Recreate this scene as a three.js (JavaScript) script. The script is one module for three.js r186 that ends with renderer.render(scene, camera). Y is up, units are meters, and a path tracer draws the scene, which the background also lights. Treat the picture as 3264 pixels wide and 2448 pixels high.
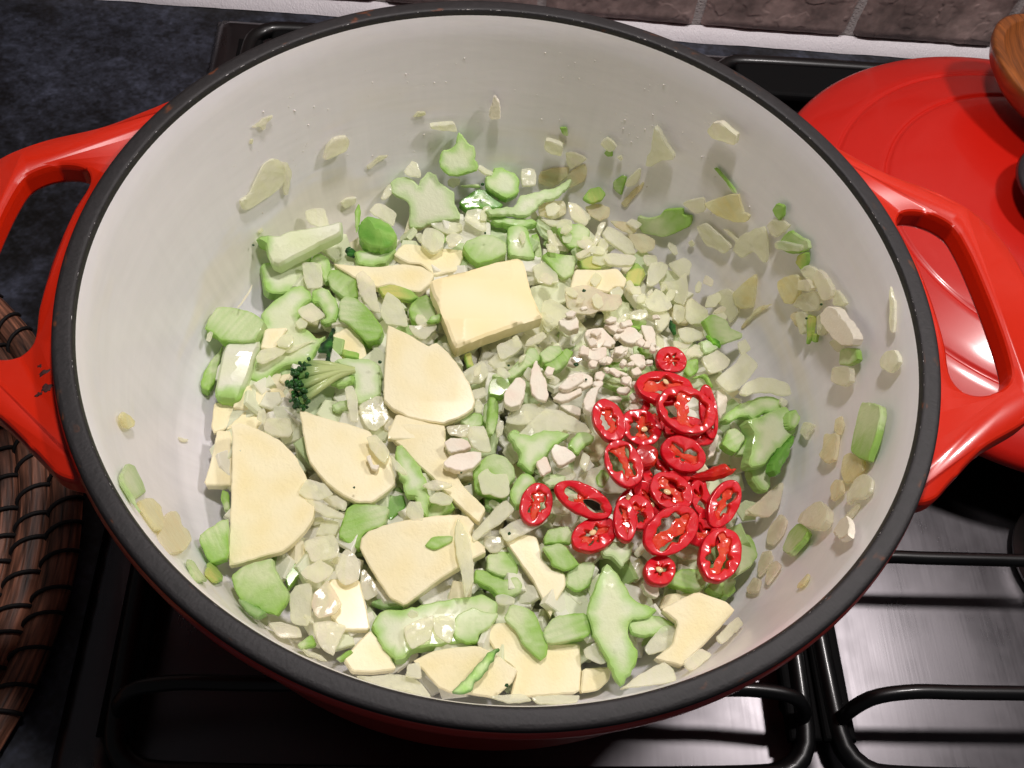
import * as THREE from 'three';
import { ImprovedNoise } from 'three/addons/math/ImprovedNoise.js';
import { mergeGeometries, mergeVertices, toCreasedNormals } from 'three/addons/utils/BufferGeometryUtils.js';

// ---------------------------------------------------------------- camera, light, exposure
const scene = new THREE.Scene();
const camera = new THREE.PerspectiveCamera(43.19, 4 / 3, 0.01, 20);
camera.position.set(-0.0271, 0.4194, 0.1997);
camera.quaternion.setFromRotationMatrix(new THREE.Matrix4().makeBasis(
  new THREE.Vector3(0.99536731, 0.09535729, 0.01228432),
  new THREE.Vector3(-0.03994829, 0.52640187, -0.84929689),
  new THREE.Vector3(-0.08745314, 0.84487162, 0.52777257)));
scene.add(camera);
const renderer = new THREE.WebGLRenderer({ antialias: true });
renderer.toneMapping = THREE.LinearToneMapping;
renderer.toneMappingExposure = 1.0;
renderer.shadowMap.enabled = true;
scene.background = new THREE.Color().setRGB(0.036, 0.035, 0.037);   // a dim kitchen at night

// two halogen lamps in the cooker hood above the hob
const LAMPS = [[0.0, 0.70, -0.12], [0.40, 0.70, -0.11]];
const LAMP_CD = 0.66;
for (const [x, y, z] of LAMPS) {
  const l = new THREE.SpotLight(new THREE.Color().setRGB(1, 0.935, 0.92), LAMP_CD, 0, 1.25, 0.35, 2);
  l.position.set(x, y, z); l.target.position.set(x, 0, z); l.castShadow = true; l.shadow.radius = 1.8; l.shadow.mapSize.set(2048, 2048);
  scene.add(l, l.target);
}

// ---------------------------------------------------------------- helpers
let seed = 20240;
const rnd = () => { seed = (seed * 1664525 + 1013904223) >>> 0; return seed / 4294967296; };
const rr = (a, b) => a + (b - a) * rnd();
const perlin = new ImprovedNoise();
const ns = (x, y, z) => perlin.noise(x + 31.7, y + 11.3, z + 7.9);
const srgb = (r, g, b) => { const c = new THREE.Color(); c.setRGB(r / 255, g / 255, b / 255, THREE.SRGBColorSpace); return c; };
const mixc = (a, b, t) => a.clone().lerp(b, Math.min(1, Math.max(0, t)));
const sst = (a, b, x) => { const t = Math.min(1, Math.max(0, (x - a) / (b - a))); return t * t * (3 - 2 * t); };
const used = {};
function numbered(n) { const k = used[n] = (used[n] ?? -1) + 1; return k ? n + '_' + String(k).padStart(3, '0') : n; }
function tag(o, label, category, group) { o.userData.label = label; o.userData.category = category; if (group) o.userData.group = group; return o; }
function shadows(o) { o.traverse((c) => { if (c.isMesh) { c.castShadow = true; c.receiveShadow = true; } }); return o; }
function thing(name) { const g = new THREE.Group(); g.name = numbered(name); scene.add(g); return g; }
function part(name, geo, m, parent) { const o = new THREE.Mesh(geo, m); o.name = name; o.castShadow = o.receiveShadow = true; parent.add(o); return o; }
function top(name, geo, m) { const o = new THREE.Mesh(geo, m); o.name = numbered(name); o.castShadow = o.receiveShadow = true; scene.add(o); return o; }
function structure(o) { o.userData.kind = 'structure'; return o; }
function colour(geo, f) {
  const p = geo.attributes.position, c = new Float32Array(p.count * 3);
  for (let i = 0; i < p.count; i++) { const k = f(p.getX(i), p.getY(i), p.getZ(i), i); c[3 * i] = k.r; c[3 * i + 1] = k.g; c[3 * i + 2] = k.b; }
  geo.setAttribute('color', new THREE.BufferAttribute(c, 3)); return geo;
}
// tileable value noise, summed in octaves
function hash2(x, y, s) { let h = (x * 374761393 + y * 668265263 + s * 974634721) | 0; h = Math.imul(h ^ (h >>> 13), 1274126177); h ^= h >>> 16; return (h >>> 0) / 4294967296; }
function vnoise(u, v, fx, fy, s) {
  const x = u * fx, y = v * fy, xi = Math.floor(x), yi = Math.floor(y), a = x - xi, b = y - yi, sa = a * a * (3 - 2 * a), sb = b * b * (3 - 2 * b);
  const X0 = ((xi % fx) + fx) % fx, X1 = (X0 + 1) % fx, Y0 = ((yi % fy) + fy) % fy, Y1 = (Y0 + 1) % fy;
  return (hash2(X0, Y0, s) * (1 - sa) + hash2(X1, Y0, s) * sa) * (1 - sb) + (hash2(X0, Y1, s) * (1 - sa) + hash2(X1, Y1, s) * sa) * sb;
}
function fbm(u, v, fx, fy, oct, s) { let a = 0.5, r = 0, n = 0; for (let i = 0; i < oct; i++) { r += a * vnoise(u, v, fx << i, fy << i, s + i); n += a; a *= 0.55; } return r / n; }
function dataTex(w, h, f, isColour) {
  const d = new Uint8Array(w * h * 4);
  for (let y = 0; y < h; y++) for (let x = 0; x < w; x++) { const c = f(x / w, y / h), i = 4 * (y * w + x); for (let k = 0; k < 3; k++) d[i + k] = Math.max(0, Math.min(255, Math.round((Array.isArray(c) ? c[k] : c) * 255))); d[i + 3] = 255; }
  const t = new THREE.DataTexture(d, w, h); t.magFilter = THREE.LinearFilter; t.minFilter = THREE.LinearMipmapLinearFilter; t.generateMipmaps = true; t.wrapS = t.wrapT = THREE.RepeatWrapping;
  if (isColour) t.colorSpace = THREE.SRGBColorSpace; t.needsUpdate = true; return t;
}
function worldUV(geo, s, ax = 0, ay = 2) {
  const p = geo.attributes.position, u = new Float32Array(p.count * 2), g = (i, a) => a === 0 ? p.getX(i) : a === 1 ? p.getY(i) : p.getZ(i);
  for (let i = 0; i < p.count; i++) { u[2 * i] = g(i, ax) / s; u[2 * i + 1] = g(i, ay) / s; }
  geo.setAttribute('uv', new THREE.BufferAttribute(u, 2)); return geo;
}
function roundedBox(x0, x1, y0, y1, z0, z1, b) {   // an extruded box with bevelled edges, in world coordinates
  const s = new THREE.Shape([[x0 + b, -z1 + b], [x1 - b, -z1 + b], [x1 - b, -z0 - b], [x0 + b, -z0 - b]].map(([a, c]) => new THREE.Vector2(a, c)));
  const g = new THREE.ExtrudeGeometry(s, { depth: y1 - y0 - 2 * b, bevelEnabled: true, bevelSize: b, bevelThickness: b, bevelSegments: 3 });
  g.rotateX(-Math.PI / 2); g.translate(0, y0 + b, 0); return g;
}
function tube(pts, r, seg, rad = 12, closed = false) { return new THREE.TubeGeometry(new THREE.CatmullRomCurve3(pts.map((p) => new THREE.Vector3(...p)), closed, 'centripetal'), seg, r, rad, closed); }
function blob(x, y, z, rx, ry, rz, turn = 0, detail = 2, rough = 0.1) {
  const g = mergeVertices(new THREE.IcosahedronGeometry(1, detail).deleteAttribute('normal').deleteAttribute('uv')), p = g.attributes.position, o = rnd() * 90;
  for (let i = 0; i < p.count; i++) { const k = 1 + rough * 2 * ns(p.getX(i) * 1.7 + o, p.getY(i) * 1.7, p.getZ(i) * 1.7); p.setXYZ(i, p.getX(i) * rx * k, p.getY(i) * ry * k, p.getZ(i) * rz * k); }
  g.rotateY(turn); g.translate(x, y, z); g.computeVertexNormals(); return g;
}

// ---------------------------------------------------------------- textures and materials
const wetBump = dataTex(512, 512, (u, v) => 0.65 * fbm(u, v, 9, 9, 3, 3) + 0.35 * fbm(u, v, 30, 30, 2, 9));
const fineBump = dataTex(512, 512, (u, v) => fbm(u, v, 40, 40, 3, 21));
const phys = (o) => new THREE.MeshPhysicalMaterial(o);
const food = (o) => phys({ vertexColors: true, side: THREE.DoubleSide, bumpMap: wetBump, bumpScale: 0.00024, roughness: 0.55, clearcoat: 0.35, clearcoatRoughness: 0.1, specularIntensity: 0.5, ...o });
const M = {
  potato: food({ roughness: 0.5, bumpScale: 0.0002, clearcoat: 0.3, clearcoatRoughness: 0.22, specularIntensity: 0.5, transmission: 0.08, thickness: 0 }),
  onion: food({ roughness: 0.55, transmission: 0.62, thickness: 0, clearcoat: 0.4, clearcoatRoughness: 0.1, specularIntensity: 0.4, bumpScale: 0.0003 }),
  celery: food({ roughness: 0.5, transmission: 0.36, thickness: 0, bumpScale: 0.00026 }),
  stem: food({ roughness: 0.5, transmission: 0.25, thickness: 0, bumpScale: 0.0002 }),
  garlic: food({ roughness: 0.55, transmission: 0.15, thickness: 0, clearcoat: 0.5 }),
  bud: food({ roughness: 0.6, clearcoat: 0.3 }),
  butter: food({ roughness: 0.42, clearcoat: 0.15, clearcoatRoughness: 0.3, bumpScale: 0.00003 }),
  chilli: food({ roughness: 0.45, clearcoat: 0.5, clearcoatRoughness: 0.12, bumpScale: 0.00014, transmission: 0.12, thickness: 0 }),
  membrane: food({ roughness: 0.5, transmission: 0.25, thickness: 0, clearcoat: 0.6 }),
  seed: phys({ color: srgb(238, 205, 150), roughness: 0.5, clearcoat: 0.4 }),
  mix: food({ roughness: 0.7, clearcoat: 0.08, specularIntensity: 0.35, transmission: 0.3, thickness: 0 }),
};

// ---------------------------------------------------------------- worktop, wall, tiles
{
  const granite = dataTex(1024, 1024, (u, v) => {
    const a = fbm(u, v, 7, 7, 6, 1), b = 0.5 * fbm(u, v, 60, 60, 3, 4) + 0.5 * fbm(u, v, 170, 170, 2, 5), vein = sst(0.6, 0.8, fbm(u + 0.1 * a, v, 16, 40, 3, 7));
    const k = 0.085 + 0.11 * sst(0.35, 0.7, a) + 0.3 * (b - 0.5) + 0.06 * vein;
    return [k * 0.92, k * 0.98, k * 1.18];
  }, true);
  const g = worldUV(roundedBox(-0.9, 1.1, -0.04, 0, -0.345, 0.32, 0.002), 0.35);
  structure(top('worktop', g, phys({ map: granite, roughness: 0.42, bumpMap: fineBump, bumpScale: 0.00003 })));
  tag(scene.getObjectByName('worktop'), 'dark blue black speckled stone-look kitchen worktop', 'worktop');

  const wall = new THREE.Group(); wall.name = 'tiled_wall'; scene.add(wall); structure(wall); tag(wall, 'kitchen wall of brown stone tiles behind the hob', 'wall');
  const grout = phys({ color: srgb(176, 168, 166), roughness: 0.9, bumpMap: fineBump, bumpScale: 0.0004 });
  part('grout', worldUV(roundedBox(-0.9, 1.1, -0.04, 0.78, -0.375, -0.3475, 0.001), 0.05, 0, 1), grout, wall);
  const stone = [0, 1, 2].map((k) => dataTex(256, 256, (u, v) => {
    const a = fbm(u, v, 4, 4, 5, 40 + k), b = fbm(u, v, 24, 24, 3, 50 + k), f = 0.72 + 0.5 * (a - 0.5) + 0.25 * (b - 0.5);
    return [0.8 * f, 0.69 * f, 0.665 * f];
  }, true));
  const stoneBump = dataTex(256, 256, (u, v) => 0.7 * fbm(u, v, 5, 5, 4, 60) + 0.3 * sst(0.45, 0.6, fbm(u, v, 9, 9, 3, 66)));
  const mats = stone.map((t) => phys({ map: t, roughness: 0.62, bumpMap: stoneBump, bumpScale: 0.0012 }));
  const tileGeo = (() => { const g = new THREE.PlaneGeometry(0.1018, 0.1018, 22, 22), p = g.attributes.position; for (let i = 0; i < p.count; i++) { const x = p.getX(i), y = p.getY(i), e = 0.0509 - Math.max(Math.abs(x), Math.abs(y)); const w = 0.0007 * ns(x * 160, y * 160, 2); const q = Math.max(0, 1 - e / 0.005); p.setXYZ(i, x + (e < 0.001 ? w : 0), y + (e < 0.001 ? w : 0), 0.0035 - 0.005 * q * q + 0.0006 * ns(x * 60, y * 60, 5)); } g.computeVertexNormals(); return g; })();
  let k = 0;
  for (let row = 0; row < 7; row++) for (let c = -4; c < 9; c++) {
    const t = part(numbered('tile'), tileGeo, mats[(k++ * 7 + row) % 3], wall); t.position.set(0.0905 + 0.105 * c, 0.0575 + 0.105 * row, -0.3475); t.rotation.z = (k * 3 % 4) * Math.PI / 2;
  }
  // bead of white sealant where worktop and tiles meet
  const n = 300, pos = [], idx = [];
  for (let i = 0; i <= n; i++) {
    const x = -0.9 + 2 * i / n, j = 0.0011 * ns(x * 45, 0, 3) + 0.0005 * ns(x * 190, 4, 3), top_ = 0.0075 + 1.3 * j, fr = -0.3385 + 0.9 * j;
    const prof = [[fr, 0.0004], [fr - 0.0008, 0.002 + j], [fr - 0.003, 0.0048 + j], [fr - 0.006, top_], [-0.3465, top_ + 0.0004]];
    for (const [z, y] of prof) pos.push(x, y, z);
    if (i < n) for (let q = 0; q < 4; q++) { const a = i * 5 + q, b = a + 5; idx.push(a, b, a + 1, b, b + 1, a + 1); }
  }
  const sg = new THREE.BufferGeometry(); sg.setAttribute('position', new THREE.Float32BufferAttribute(pos, 3)); sg.setIndex(idx); sg.computeVertexNormals(); worldUV(sg, 0.03, 0, 1);
  tag(top('sealant_bead', sg, phys({ color: srgb(226, 220, 224), roughness: 0.5, bumpMap: fineBump, bumpScale: 0.0003, side: THREE.DoubleSide })), 'white sealant bead along the foot of the tiled wall', 'sealant');
}

// ---------------------------------------------------------------- cooker hood with its two lamps
{
  const hood = thing('cooker_hood'); tag(hood, 'steel cooker hood above the hob with two lamps', 'hood');
  part('housing', worldUV(roundedBox(-0.16, 0.56, 0.725, 0.775, -0.34, 0.14, 0.004), 0.1), phys({ color: srgb(150, 150, 152), metalness: 1, roughness: 0.45 }), hood);
  for (const [x, y, z] of LAMPS) {
    const ring = part('lamp_ring', new THREE.TorusGeometry(0.034, 0.004, 12, 40), phys({ color: srgb(190, 190, 190), metalness: 1, roughness: 0.3 }), hood); ring.rotation.x = Math.PI / 2; ring.position.set(x, 0.7235, z);
    const d = part('lamp_glass', new THREE.CylinderGeometry(0.031, 0.031, 0.004, 40), phys({ color: 0xffffff, emissive: new THREE.Color().setRGB(1, 0.93, 0.87), emissiveIntensity: 12, roughness: 0.4 }), hood); d.position.set(x, 0.7215, z);
  }
}

// ---------------------------------------------------------------- gas hob
{
  const brushed = dataTex(512, 512, (u, v) => 0.75 * fbm(u, v, 160, 3, 3, 70) + 0.25 * fbm(u, v, 30, 12, 3, 74));
  const smear = dataTex(512, 512, (u, v) => { const a = fbm(u, v, 5, 5, 4, 80), b = fbm(u, v, 120, 4, 2, 84); return 0.2 + 0.18 * a + 0.04 * b; });
  const steel = phys({ color: srgb(102, 99, 102), metalness: 1, roughness: 1, roughnessMap: smear, bumpMap: brushed, bumpScale: 0.000008 });
  const hob = thing('gas_hob'); tag(hob, 'brushed steel gas hob set into the worktop under the red pot', 'hob');
  // pressed tray: flat margin, then two shallow wells, as one height field
  const x0 = -0.168, x1 = 0.454, z0 = -0.324, z1 = 0.2, NX = 150, NZ = 130, pos = [], idx = [];
  const inset = (x, z, a, b, c, d, r) => { const dx = Math.max(a + r - x, x - (b - r), 0), dz = Math.max(c + r - z, z - (d - r), 0), o = Math.hypot(dx, dz), i = Math.min(x - a, b - x, z - c, d - z); return o > 0 ? r - o : i; };
  for (let j = 0; j <= NZ; j++) for (let i = 0; i <= NX; i++) {
    const x = x0 + (x1 - x0) * i / NX, z = z0 + (z1 - z0) * j / NZ, e = Math.min(x - x0, x1 - x, z - z0, z1 - z);
    const w = Math.max(inset(x, z, -0.150, 0.1385, -0.305, 0.155, 0.03), inset(x, z, 0.1455, 0.437, -0.305, 0.155, 0.03));
    pos.push(x, 0.0075 - 0.006 * sst(0.006, 0, e) - 0.0045 * sst(0, 0.012, w), z);
  }
  for (let j = 0; j < NZ; j++) for (let i = 0; i < NX; i++) { const a = j * (NX + 1) + i, b = a + NX + 1; idx.push(a, b, a + 1, b, b + 1, a + 1); }
  const tg = new THREE.BufferGeometry(); tg.setAttribute('position', new THREE.Float32BufferAttribute(pos, 3)); tg.setIndex(idx); tg.computeVertexNormals(); worldUV(tg, 0.12);
  part('tray', tg, steel, hob);
  const enamel = phys({ color: srgb(9, 9, 10), roughness: 0.38, clearcoat: 0.25, clearcoatRoughness: 0.12, bumpMap: fineBump, bumpScale: 0.00001 });
  const burnerAt = [[-0.085, -0.235, 0.052], [-0.005, 0.01, 0.04], [0.29, -0.22, 0.04], [0.29, 0.03, 0.03]];
  for (const [bx, bz, r] of burnerAt) {
    const ringP = [[r * 0.62, 0.002], [r * 1.12, 0.003], [r * 1.14, 0.006], [r, 0.008], [r * 0.96, 0.016], [r * 0.6, 0.017]].map(([a, b]) => new THREE.Vector2(a, b));
    const b = part('burner', new THREE.LatheGeometry(ringP, 48), phys({ color: srgb(120, 118, 118), metalness: 1, roughness: 0.35, side: THREE.DoubleSide }), hob); b.position.set(bx, 0.002, bz);
    const capP = [[0.0001, 0.0285], [r * 0.5, 0.028], [r * 0.8, 0.026], [r * 0.9, 0.0225], [r * 0.91, 0.018], [r * 0.85, 0.0165], [0.0001, 0.0165]].map(([a, b]) => new THREE.Vector2(a, b));
    part('burner_cap', new THREE.LatheGeometry(capP, 48), enamel, b);
  }
  const dull = phys({ color: srgb(9, 9, 10), roughness: 0.75, specularIntensity: 0.35 });
  function grate(ax, bx, label) {
    const g = thing('pan_support'); tag(g, label, 'pan support');
    const c = 0.017, y = 0.0155, za = -0.3035, zb = 0.1285, r = 0.0046;
    const corner = (x, z, sx, sz) => [0, 0.25, 0.5, 0.75, 1].map((t) => { const a = t * Math.PI / 2; return [x + sx * c * (1 - Math.sin(a)), y, z + sz * c * (1 - Math.cos(a))]; });
    // closed rod frame
    const fr = [...corner(ax, za, 1, 1).reverse(), ...corner(bx, za, -1, 1), ...corner(bx, zb, -1, -1).reverse(), ...corner(ax, zb, 1, -1)];
    part('frame', tube(fr, r, 260, 12, true), enamel, g);
    for (const z of [0.1, 0.042, -0.062, -0.16]) {
      const e = 0.008, rod = [[ax + 0.001, 0.017, z + 0.007], [ax + e * 0.3, 0.026, z + 0.005], [ax + e * 1.1, 0.0335, z + 0.002], [ax + e * 3, 0.0362, z], [ax + e * 6, 0.0365, z], [(ax + bx) / 2, 0.0365, z], [bx - e * 6, 0.0365, z], [bx - e * 3, 0.0362, z], [bx - e * 1.1, 0.0335, z + 0.002], [bx - e * 0.3, 0.026, z + 0.005], [bx - 0.001, 0.017, z + 0.007]];
      part('bar', tube(rod, 0.003, 80, 12), enamel, g);
    }
    for (const x of [ax, bx]) part('side_rail', roundedBox(x - 0.0071, x + 0.0071, 0.0115, 0.0175, za + 0.012, zb - 0.013, 0.0022), dull, g);
    part('back_rail', roundedBox(ax + 0.012, bx - 0.012, 0.0115, 0.0175, za - 0.006, za + 0.03, 0.0022), dull, g);
    for (const [x, z] of [[ax, za + 0.05], [bx, za + 0.05], [ax, zb - 0.03], [bx, zb - 0.03]]) { const f = part('foot', new THREE.CylinderGeometry(0.004, 0.005, 0.012, 16), enamel, g); f.position.set(x, 0.0085, z); }
  }
  grate(-0.142, 0.1342, 'black enamelled rod pan support under the red pot');
  grate(0.1488, 0.432, 'black enamelled rod pan support under the red lid');
}

// ---------------------------------------------------------------- woven mat
{
  const mat = thing('woven_mat'); tag(mat, 'round brown woven grass mat with black stitching beside the hob', 'mat');
  const fibre = dataTex(512, 128, (u, v) => { const a = fbm(u, v, 6, 40, 3, 90), b = fbm(u, v, 3, 9, 3, 94), f = 0.62 + 0.95 * (a - 0.5) + 0.75 * (b - 0.4); return [0.68 * f, 0.45 * f, 0.35 * f]; }, true);
  const fb = dataTex(512, 128, (u, v) => fbm(u, v, 6, 40, 3, 90));
  const coilM = phys({ map: fibre, roughness: 0.55, bumpMap: fb, bumpScale: 0.0005 }), thread = phys({ color: srgb(16, 13, 14), roughness: 0.75 });
  const cx = -0.372, cz = 0.051, W = 0.0132, R0 = 0.1905;
  for (let k = 0; k < 9; k++) {
    const R = R0 - W * k, NA = 260, NB = 14, pos = [], uv = [], idx = [];
    for (let i = 0; i <= NA; i++) for (let j = 0; j <= NB; j++) {
      const a = i / NA * Math.PI * 2, b = j / NB * Math.PI * 2, wob = 1 + 0.07 * ns(Math.cos(a) * 6, Math.sin(a) * 6, k), rr_ = R + (W * 0.53 * wob) * Math.cos(b);
      pos.push(cx + rr_ * Math.cos(a), 0.0062 + 0.0056 * wob * Math.sin(b), cz + rr_ * Math.sin(a)); uv.push(i / NA * Math.round(R * 2 * Math.PI / 0.09), j / NB + k * 0.13);
      if (i < NA && j < NB) { const p = i * (NB + 1) + j, q = p + NB + 1; idx.push(p, p + 1, q, q, p + 1, q + 1); }
    }
    const g = new THREE.BufferGeometry(); g.setAttribute('position', new THREE.Float32BufferAttribute(pos, 3)); g.setAttribute('uv', new THREE.Float32BufferAttribute(uv, 2)); g.setIndex(idx); g.computeVertexNormals();
    part('coil', g, coilM, mat);
    if (k < 7) {
      const step = 0.0135 / R;
      for (let a = -1.25 + (k % 2) * step * 0.4; a < 0.95; a += step) {
        const s = a + 0.12 * step * Math.sin(a * 57 + k * 3), pts = [];
        for (let t = 0; t <= 6; t++) { const f = t / 6, b = Math.PI * (1 - f), r2 = R + W * 0.57 * Math.cos(b), an = s + (0.5 - f) * 0.0085 / R - 0.002 / R * Math.sin(f * Math.PI); pts.push([cx + r2 * Math.cos(an), 0.0066 + 0.0062 * Math.sin(b), cz + r2 * Math.sin(an)]); }
        part('stitch', tube(pts, 0.0009, 10, 6), thread, mat);
      }
    }
  }
}

// ---------------------------------------------------------------- the casserole
const redEnamel = phys({ color: srgb(208, 36, 8), roughness: 0.3, clearcoat: 0.6, clearcoatRoughness: 0.08 });
const RIM = 0.165;
const PROFILE = [[0.165, 0.1375], [0.14, 0.1345], [0.115, 0.131], [0.095, 0.1275], [0.08, 0.123], [0.07, 0.117], [0.062, 0.109], [0.056, 0.099], [0.052, 0.087], [0.05, 0.07]];
function wallR(y) { for (let i = 0; i < PROFILE.length - 1; i++) { const [a, ra] = PROFILE[i], [b, rb] = PROFILE[i + 1]; if (y <= a && y >= b) return rb + (ra - rb) * (y - b) / (a - b); } return y > 0.165 ? 0.1375 : 0.07; }
{
  const pot = thing('casserole_pot'); tag(pot, 'round orange red cast iron casserole with cream enamel inside, full of chopped vegetables', 'pot');
  const outP = [[0.0001, 0.0405], [0.1, 0.0405], [0.112, 0.043], [0.1215, 0.05], [0.128, 0.062], [0.1325, 0.08], [0.1365, 0.105], [0.1405, 0.13], [0.1435, 0.148], [0.1452, 0.157], [0.1455, 0.1605], [0.1446, 0.1628]].map(([a, b]) => new THREE.Vector2(a, b));
  part('body', new THREE.LatheGeometry(outP, 160), redEnamel, pot);
  // bare iron rim
  const rimTex = dataTex(2048, 64, (u, v) => {
    const a = fbm(u, v, 400, 12, 2, 101), b = fbm(u, v, 40, 3, 3, 104), r = sst(0.7, 0.78, fbm(u, v, 90, 3, 3, 109)) * sst(0.45, 0.75, fbm(u, v, 250, 8, 2, 111)) * 0.85;
    const k = 0.105 + 0.05 * (a - 0.5) + 0.04 * (b - 0.5);
    return [k * 1.06 * (1 - r) + 0.42 * r, k * 0.97 * (1 - r) + 0.2 * r, k * 1.02 * (1 - r) + 0.08 * r];
  }, true);
  const rimBump = dataTex(1024, 64, (u, v) => 0.7 * fbm(u, v, 240, 16, 2, 121) + 0.3 * fbm(u, v, 40, 4, 2, 124)); rimBump.repeat.set(5, 1);
  const rimM = phys({ map: rimTex, roughness: 0.6, bumpMap: rimBump, bumpScale: 0.00009 });
  const rimP = [[0.1446, 0.1625], [0.1447, 0.1638], [0.1444, 0.1647], [0.1437, 0.1651], [0.1427, 0.1652], [0.141, 0.16515], [0.1396, 0.1651], [0.1389, 0.1649], [0.1385, 0.1645], [0.1381, 0.1632], [0.1377, 0.160]].map(([a, b]) => new THREE.Vector2(a, b));
  part('rim', new THREE.LatheGeometry(rimP, 360), rimM, pot);
  // cream enamel lining with a ragged upper edge
  const stain = dataTex(2048, 512, (u, v) => {
    const th = u * 2 * Math.PI, a = fbm(u, v, 10, 5, 4, 131), st = fbm(u, v, 300, 3, 3, 134), sm = fbm(u, v, 60, 60, 2, 137), ye = fbm(u, v, 14, 6, 4, 139), low = sst(0.75, 0.35, v);
    const k = 0.94 + 0.03 * (a - 0.5) + 0.03 * (st - 0.5) * (0.4 + low) + 0.02 * (sm - 0.5), y = 0.05 * sst(0.5, 0.72, ye) * (0.3 + low);
    return [k * 0.978, k * 0.967 - y * 0.2, k * 0.985 - y];
  }, true);
  const film = dataTex(1024, 512, (u, v) => 0.35 * fbm(u, v, 220, 6, 3, 141) + 0.4 * fbm(u, v, 90, 50, 3, 144) + 0.25 * sst(0.62, 0.75, fbm(u, v, 160, 90, 2, 147)));
  const lining = phys({ map: stain, roughness: 0.38, clearcoat: 0.25, clearcoatRoughness: 0.3, bumpMap: film, bumpScale: 0.00006, side: THREE.DoubleSide });
  const NA = 1200, rows = [], pos = [], uv = [], idx = [];
  for (let y = 0.1645; y > 0.0501; y -= y > 0.09 ? 0.006 : 0.003) rows.push([wallR(y) + (y > 0.164 ? 0.0012 : 0), y]);
  rows.push([0.07, 0.05], [0.03, 0.05], [0.0002, 0.05]);
  rows.forEach(([r, y], k) => { for (let i = 0; i <= NA; i++) {
    const a = i / NA * 2 * Math.PI, j = k === 0 ? 0.0004 * ns(Math.cos(a) * 26, Math.sin(a) * 26, 4) + 0.0004 * ns(Math.cos(a) * 120, Math.sin(a) * 120, 8) + 0.0005 * (hash2(i % NA, 3, 9) - 0.5) : 0;
    pos.push((r + j * 0.3) * Math.cos(a), y + j, (r + j * 0.3) * Math.sin(a)); uv.push(i / NA, (y - 0.05) / 0.115);
    if (i < NA && k < rows.length - 1) { const p = k * (NA + 1) + i, q = p + NA + 1; idx.push(p, p + 1, q, q, p + 1, q + 1); }
  } });
  const lg = new THREE.BufferGeometry(); lg.setAttribute('position', new THREE.Float32BufferAttribute(pos, 3)); lg.setAttribute('uv', new THREE.Float32BufferAttribute(uv, 2)); lg.setIndex(idx); lg.computeVertexNormals();
  part('lining', lg, lining, pot);
  // loop handles cast with the body
  const arcIn = []; for (let i = 0; i <= 24; i++) { const a = 0.60 - 1.2 * i / 24; arcIn.push(new THREE.Vector2(0.1412 * Math.cos(a), 0.1412 * Math.sin(a))); }
  const outer = [[117.5, -80.5], [128, -79], [137, -72], [151, -61], [170, -51], [183, -39], [190, -21], [191.5, 0], [190, 21], [183, 39], [170, 51], [151, 61], [137, 72], [128, 79], [117.5, 80.5]];
  const hole = [[151.5, 0], [150.5, 20], [148.5, 34], [151, 39], [156, 40.5], [164, 38.5], [169.5, 33.5], [171.5, 25], [172.5, 0], [171.5, -25], [169.5, -33.5], [164, -38.5], [156, -40.5], [151, -39], [148.5, -34], [150.5, -20]];
  const V2 = (l) => l.map(([a, b]) => new THREE.Vector2(a / 1000, b / 1000));
  const sh = new THREE.Shape(new THREE.SplineCurve(V2(outer)).getPoints(90).concat(arcIn)); sh.closePath();
  const hc = new THREE.CatmullRomCurve3(hole.map(([a, b]) => new THREE.Vector3(a / 1000, b / 1000, 0)), true, 'centripetal').getPoints(90); hc.pop();
  sh.holes.push(new THREE.Path(hc.map((p) => new THREE.Vector2(p.x, p.y))));
  let hg = new THREE.ExtrudeGeometry(sh, { depth: 0.005, bevelEnabled: true, bevelSize: 0.002, bevelOffset: -0.002, bevelThickness: 0.0025, bevelSegments: 4, curveSegments: 40 });
  hg.rotateX(-Math.PI / 2); hg.translate(0, 0.1502, 0); hg = toCreasedNormals(mergeVertices(hg.deleteAttribute('uv').deleteAttribute('normal')), 0.75);
  const chipM = phys({ color: srgb(64, 18, 14), roughness: 0.7 });
  for (const ang of [0.05, Math.PI - 0.042]) { const h = part('handle', hg, redEnamel, pot); h.rotation.y = ang; }
  for (const [x, z, a, b, t] of [[-0.1434, 0.0390, 0.0015, 0.0009, 0.75], [-0.1415, 0.0444, 0.0018, 0.0013, 0.7], [-0.1430, 0.0466, 0.0011, 0.0007, 0.8], [-0.1452, 0.0366, 0.0006, 0.0006, 0]]) part('enamel_chip', blob(x, 0.1576, z, a, 0.0003, b, t, 3, 0.45), chipM, pot);
}

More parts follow.
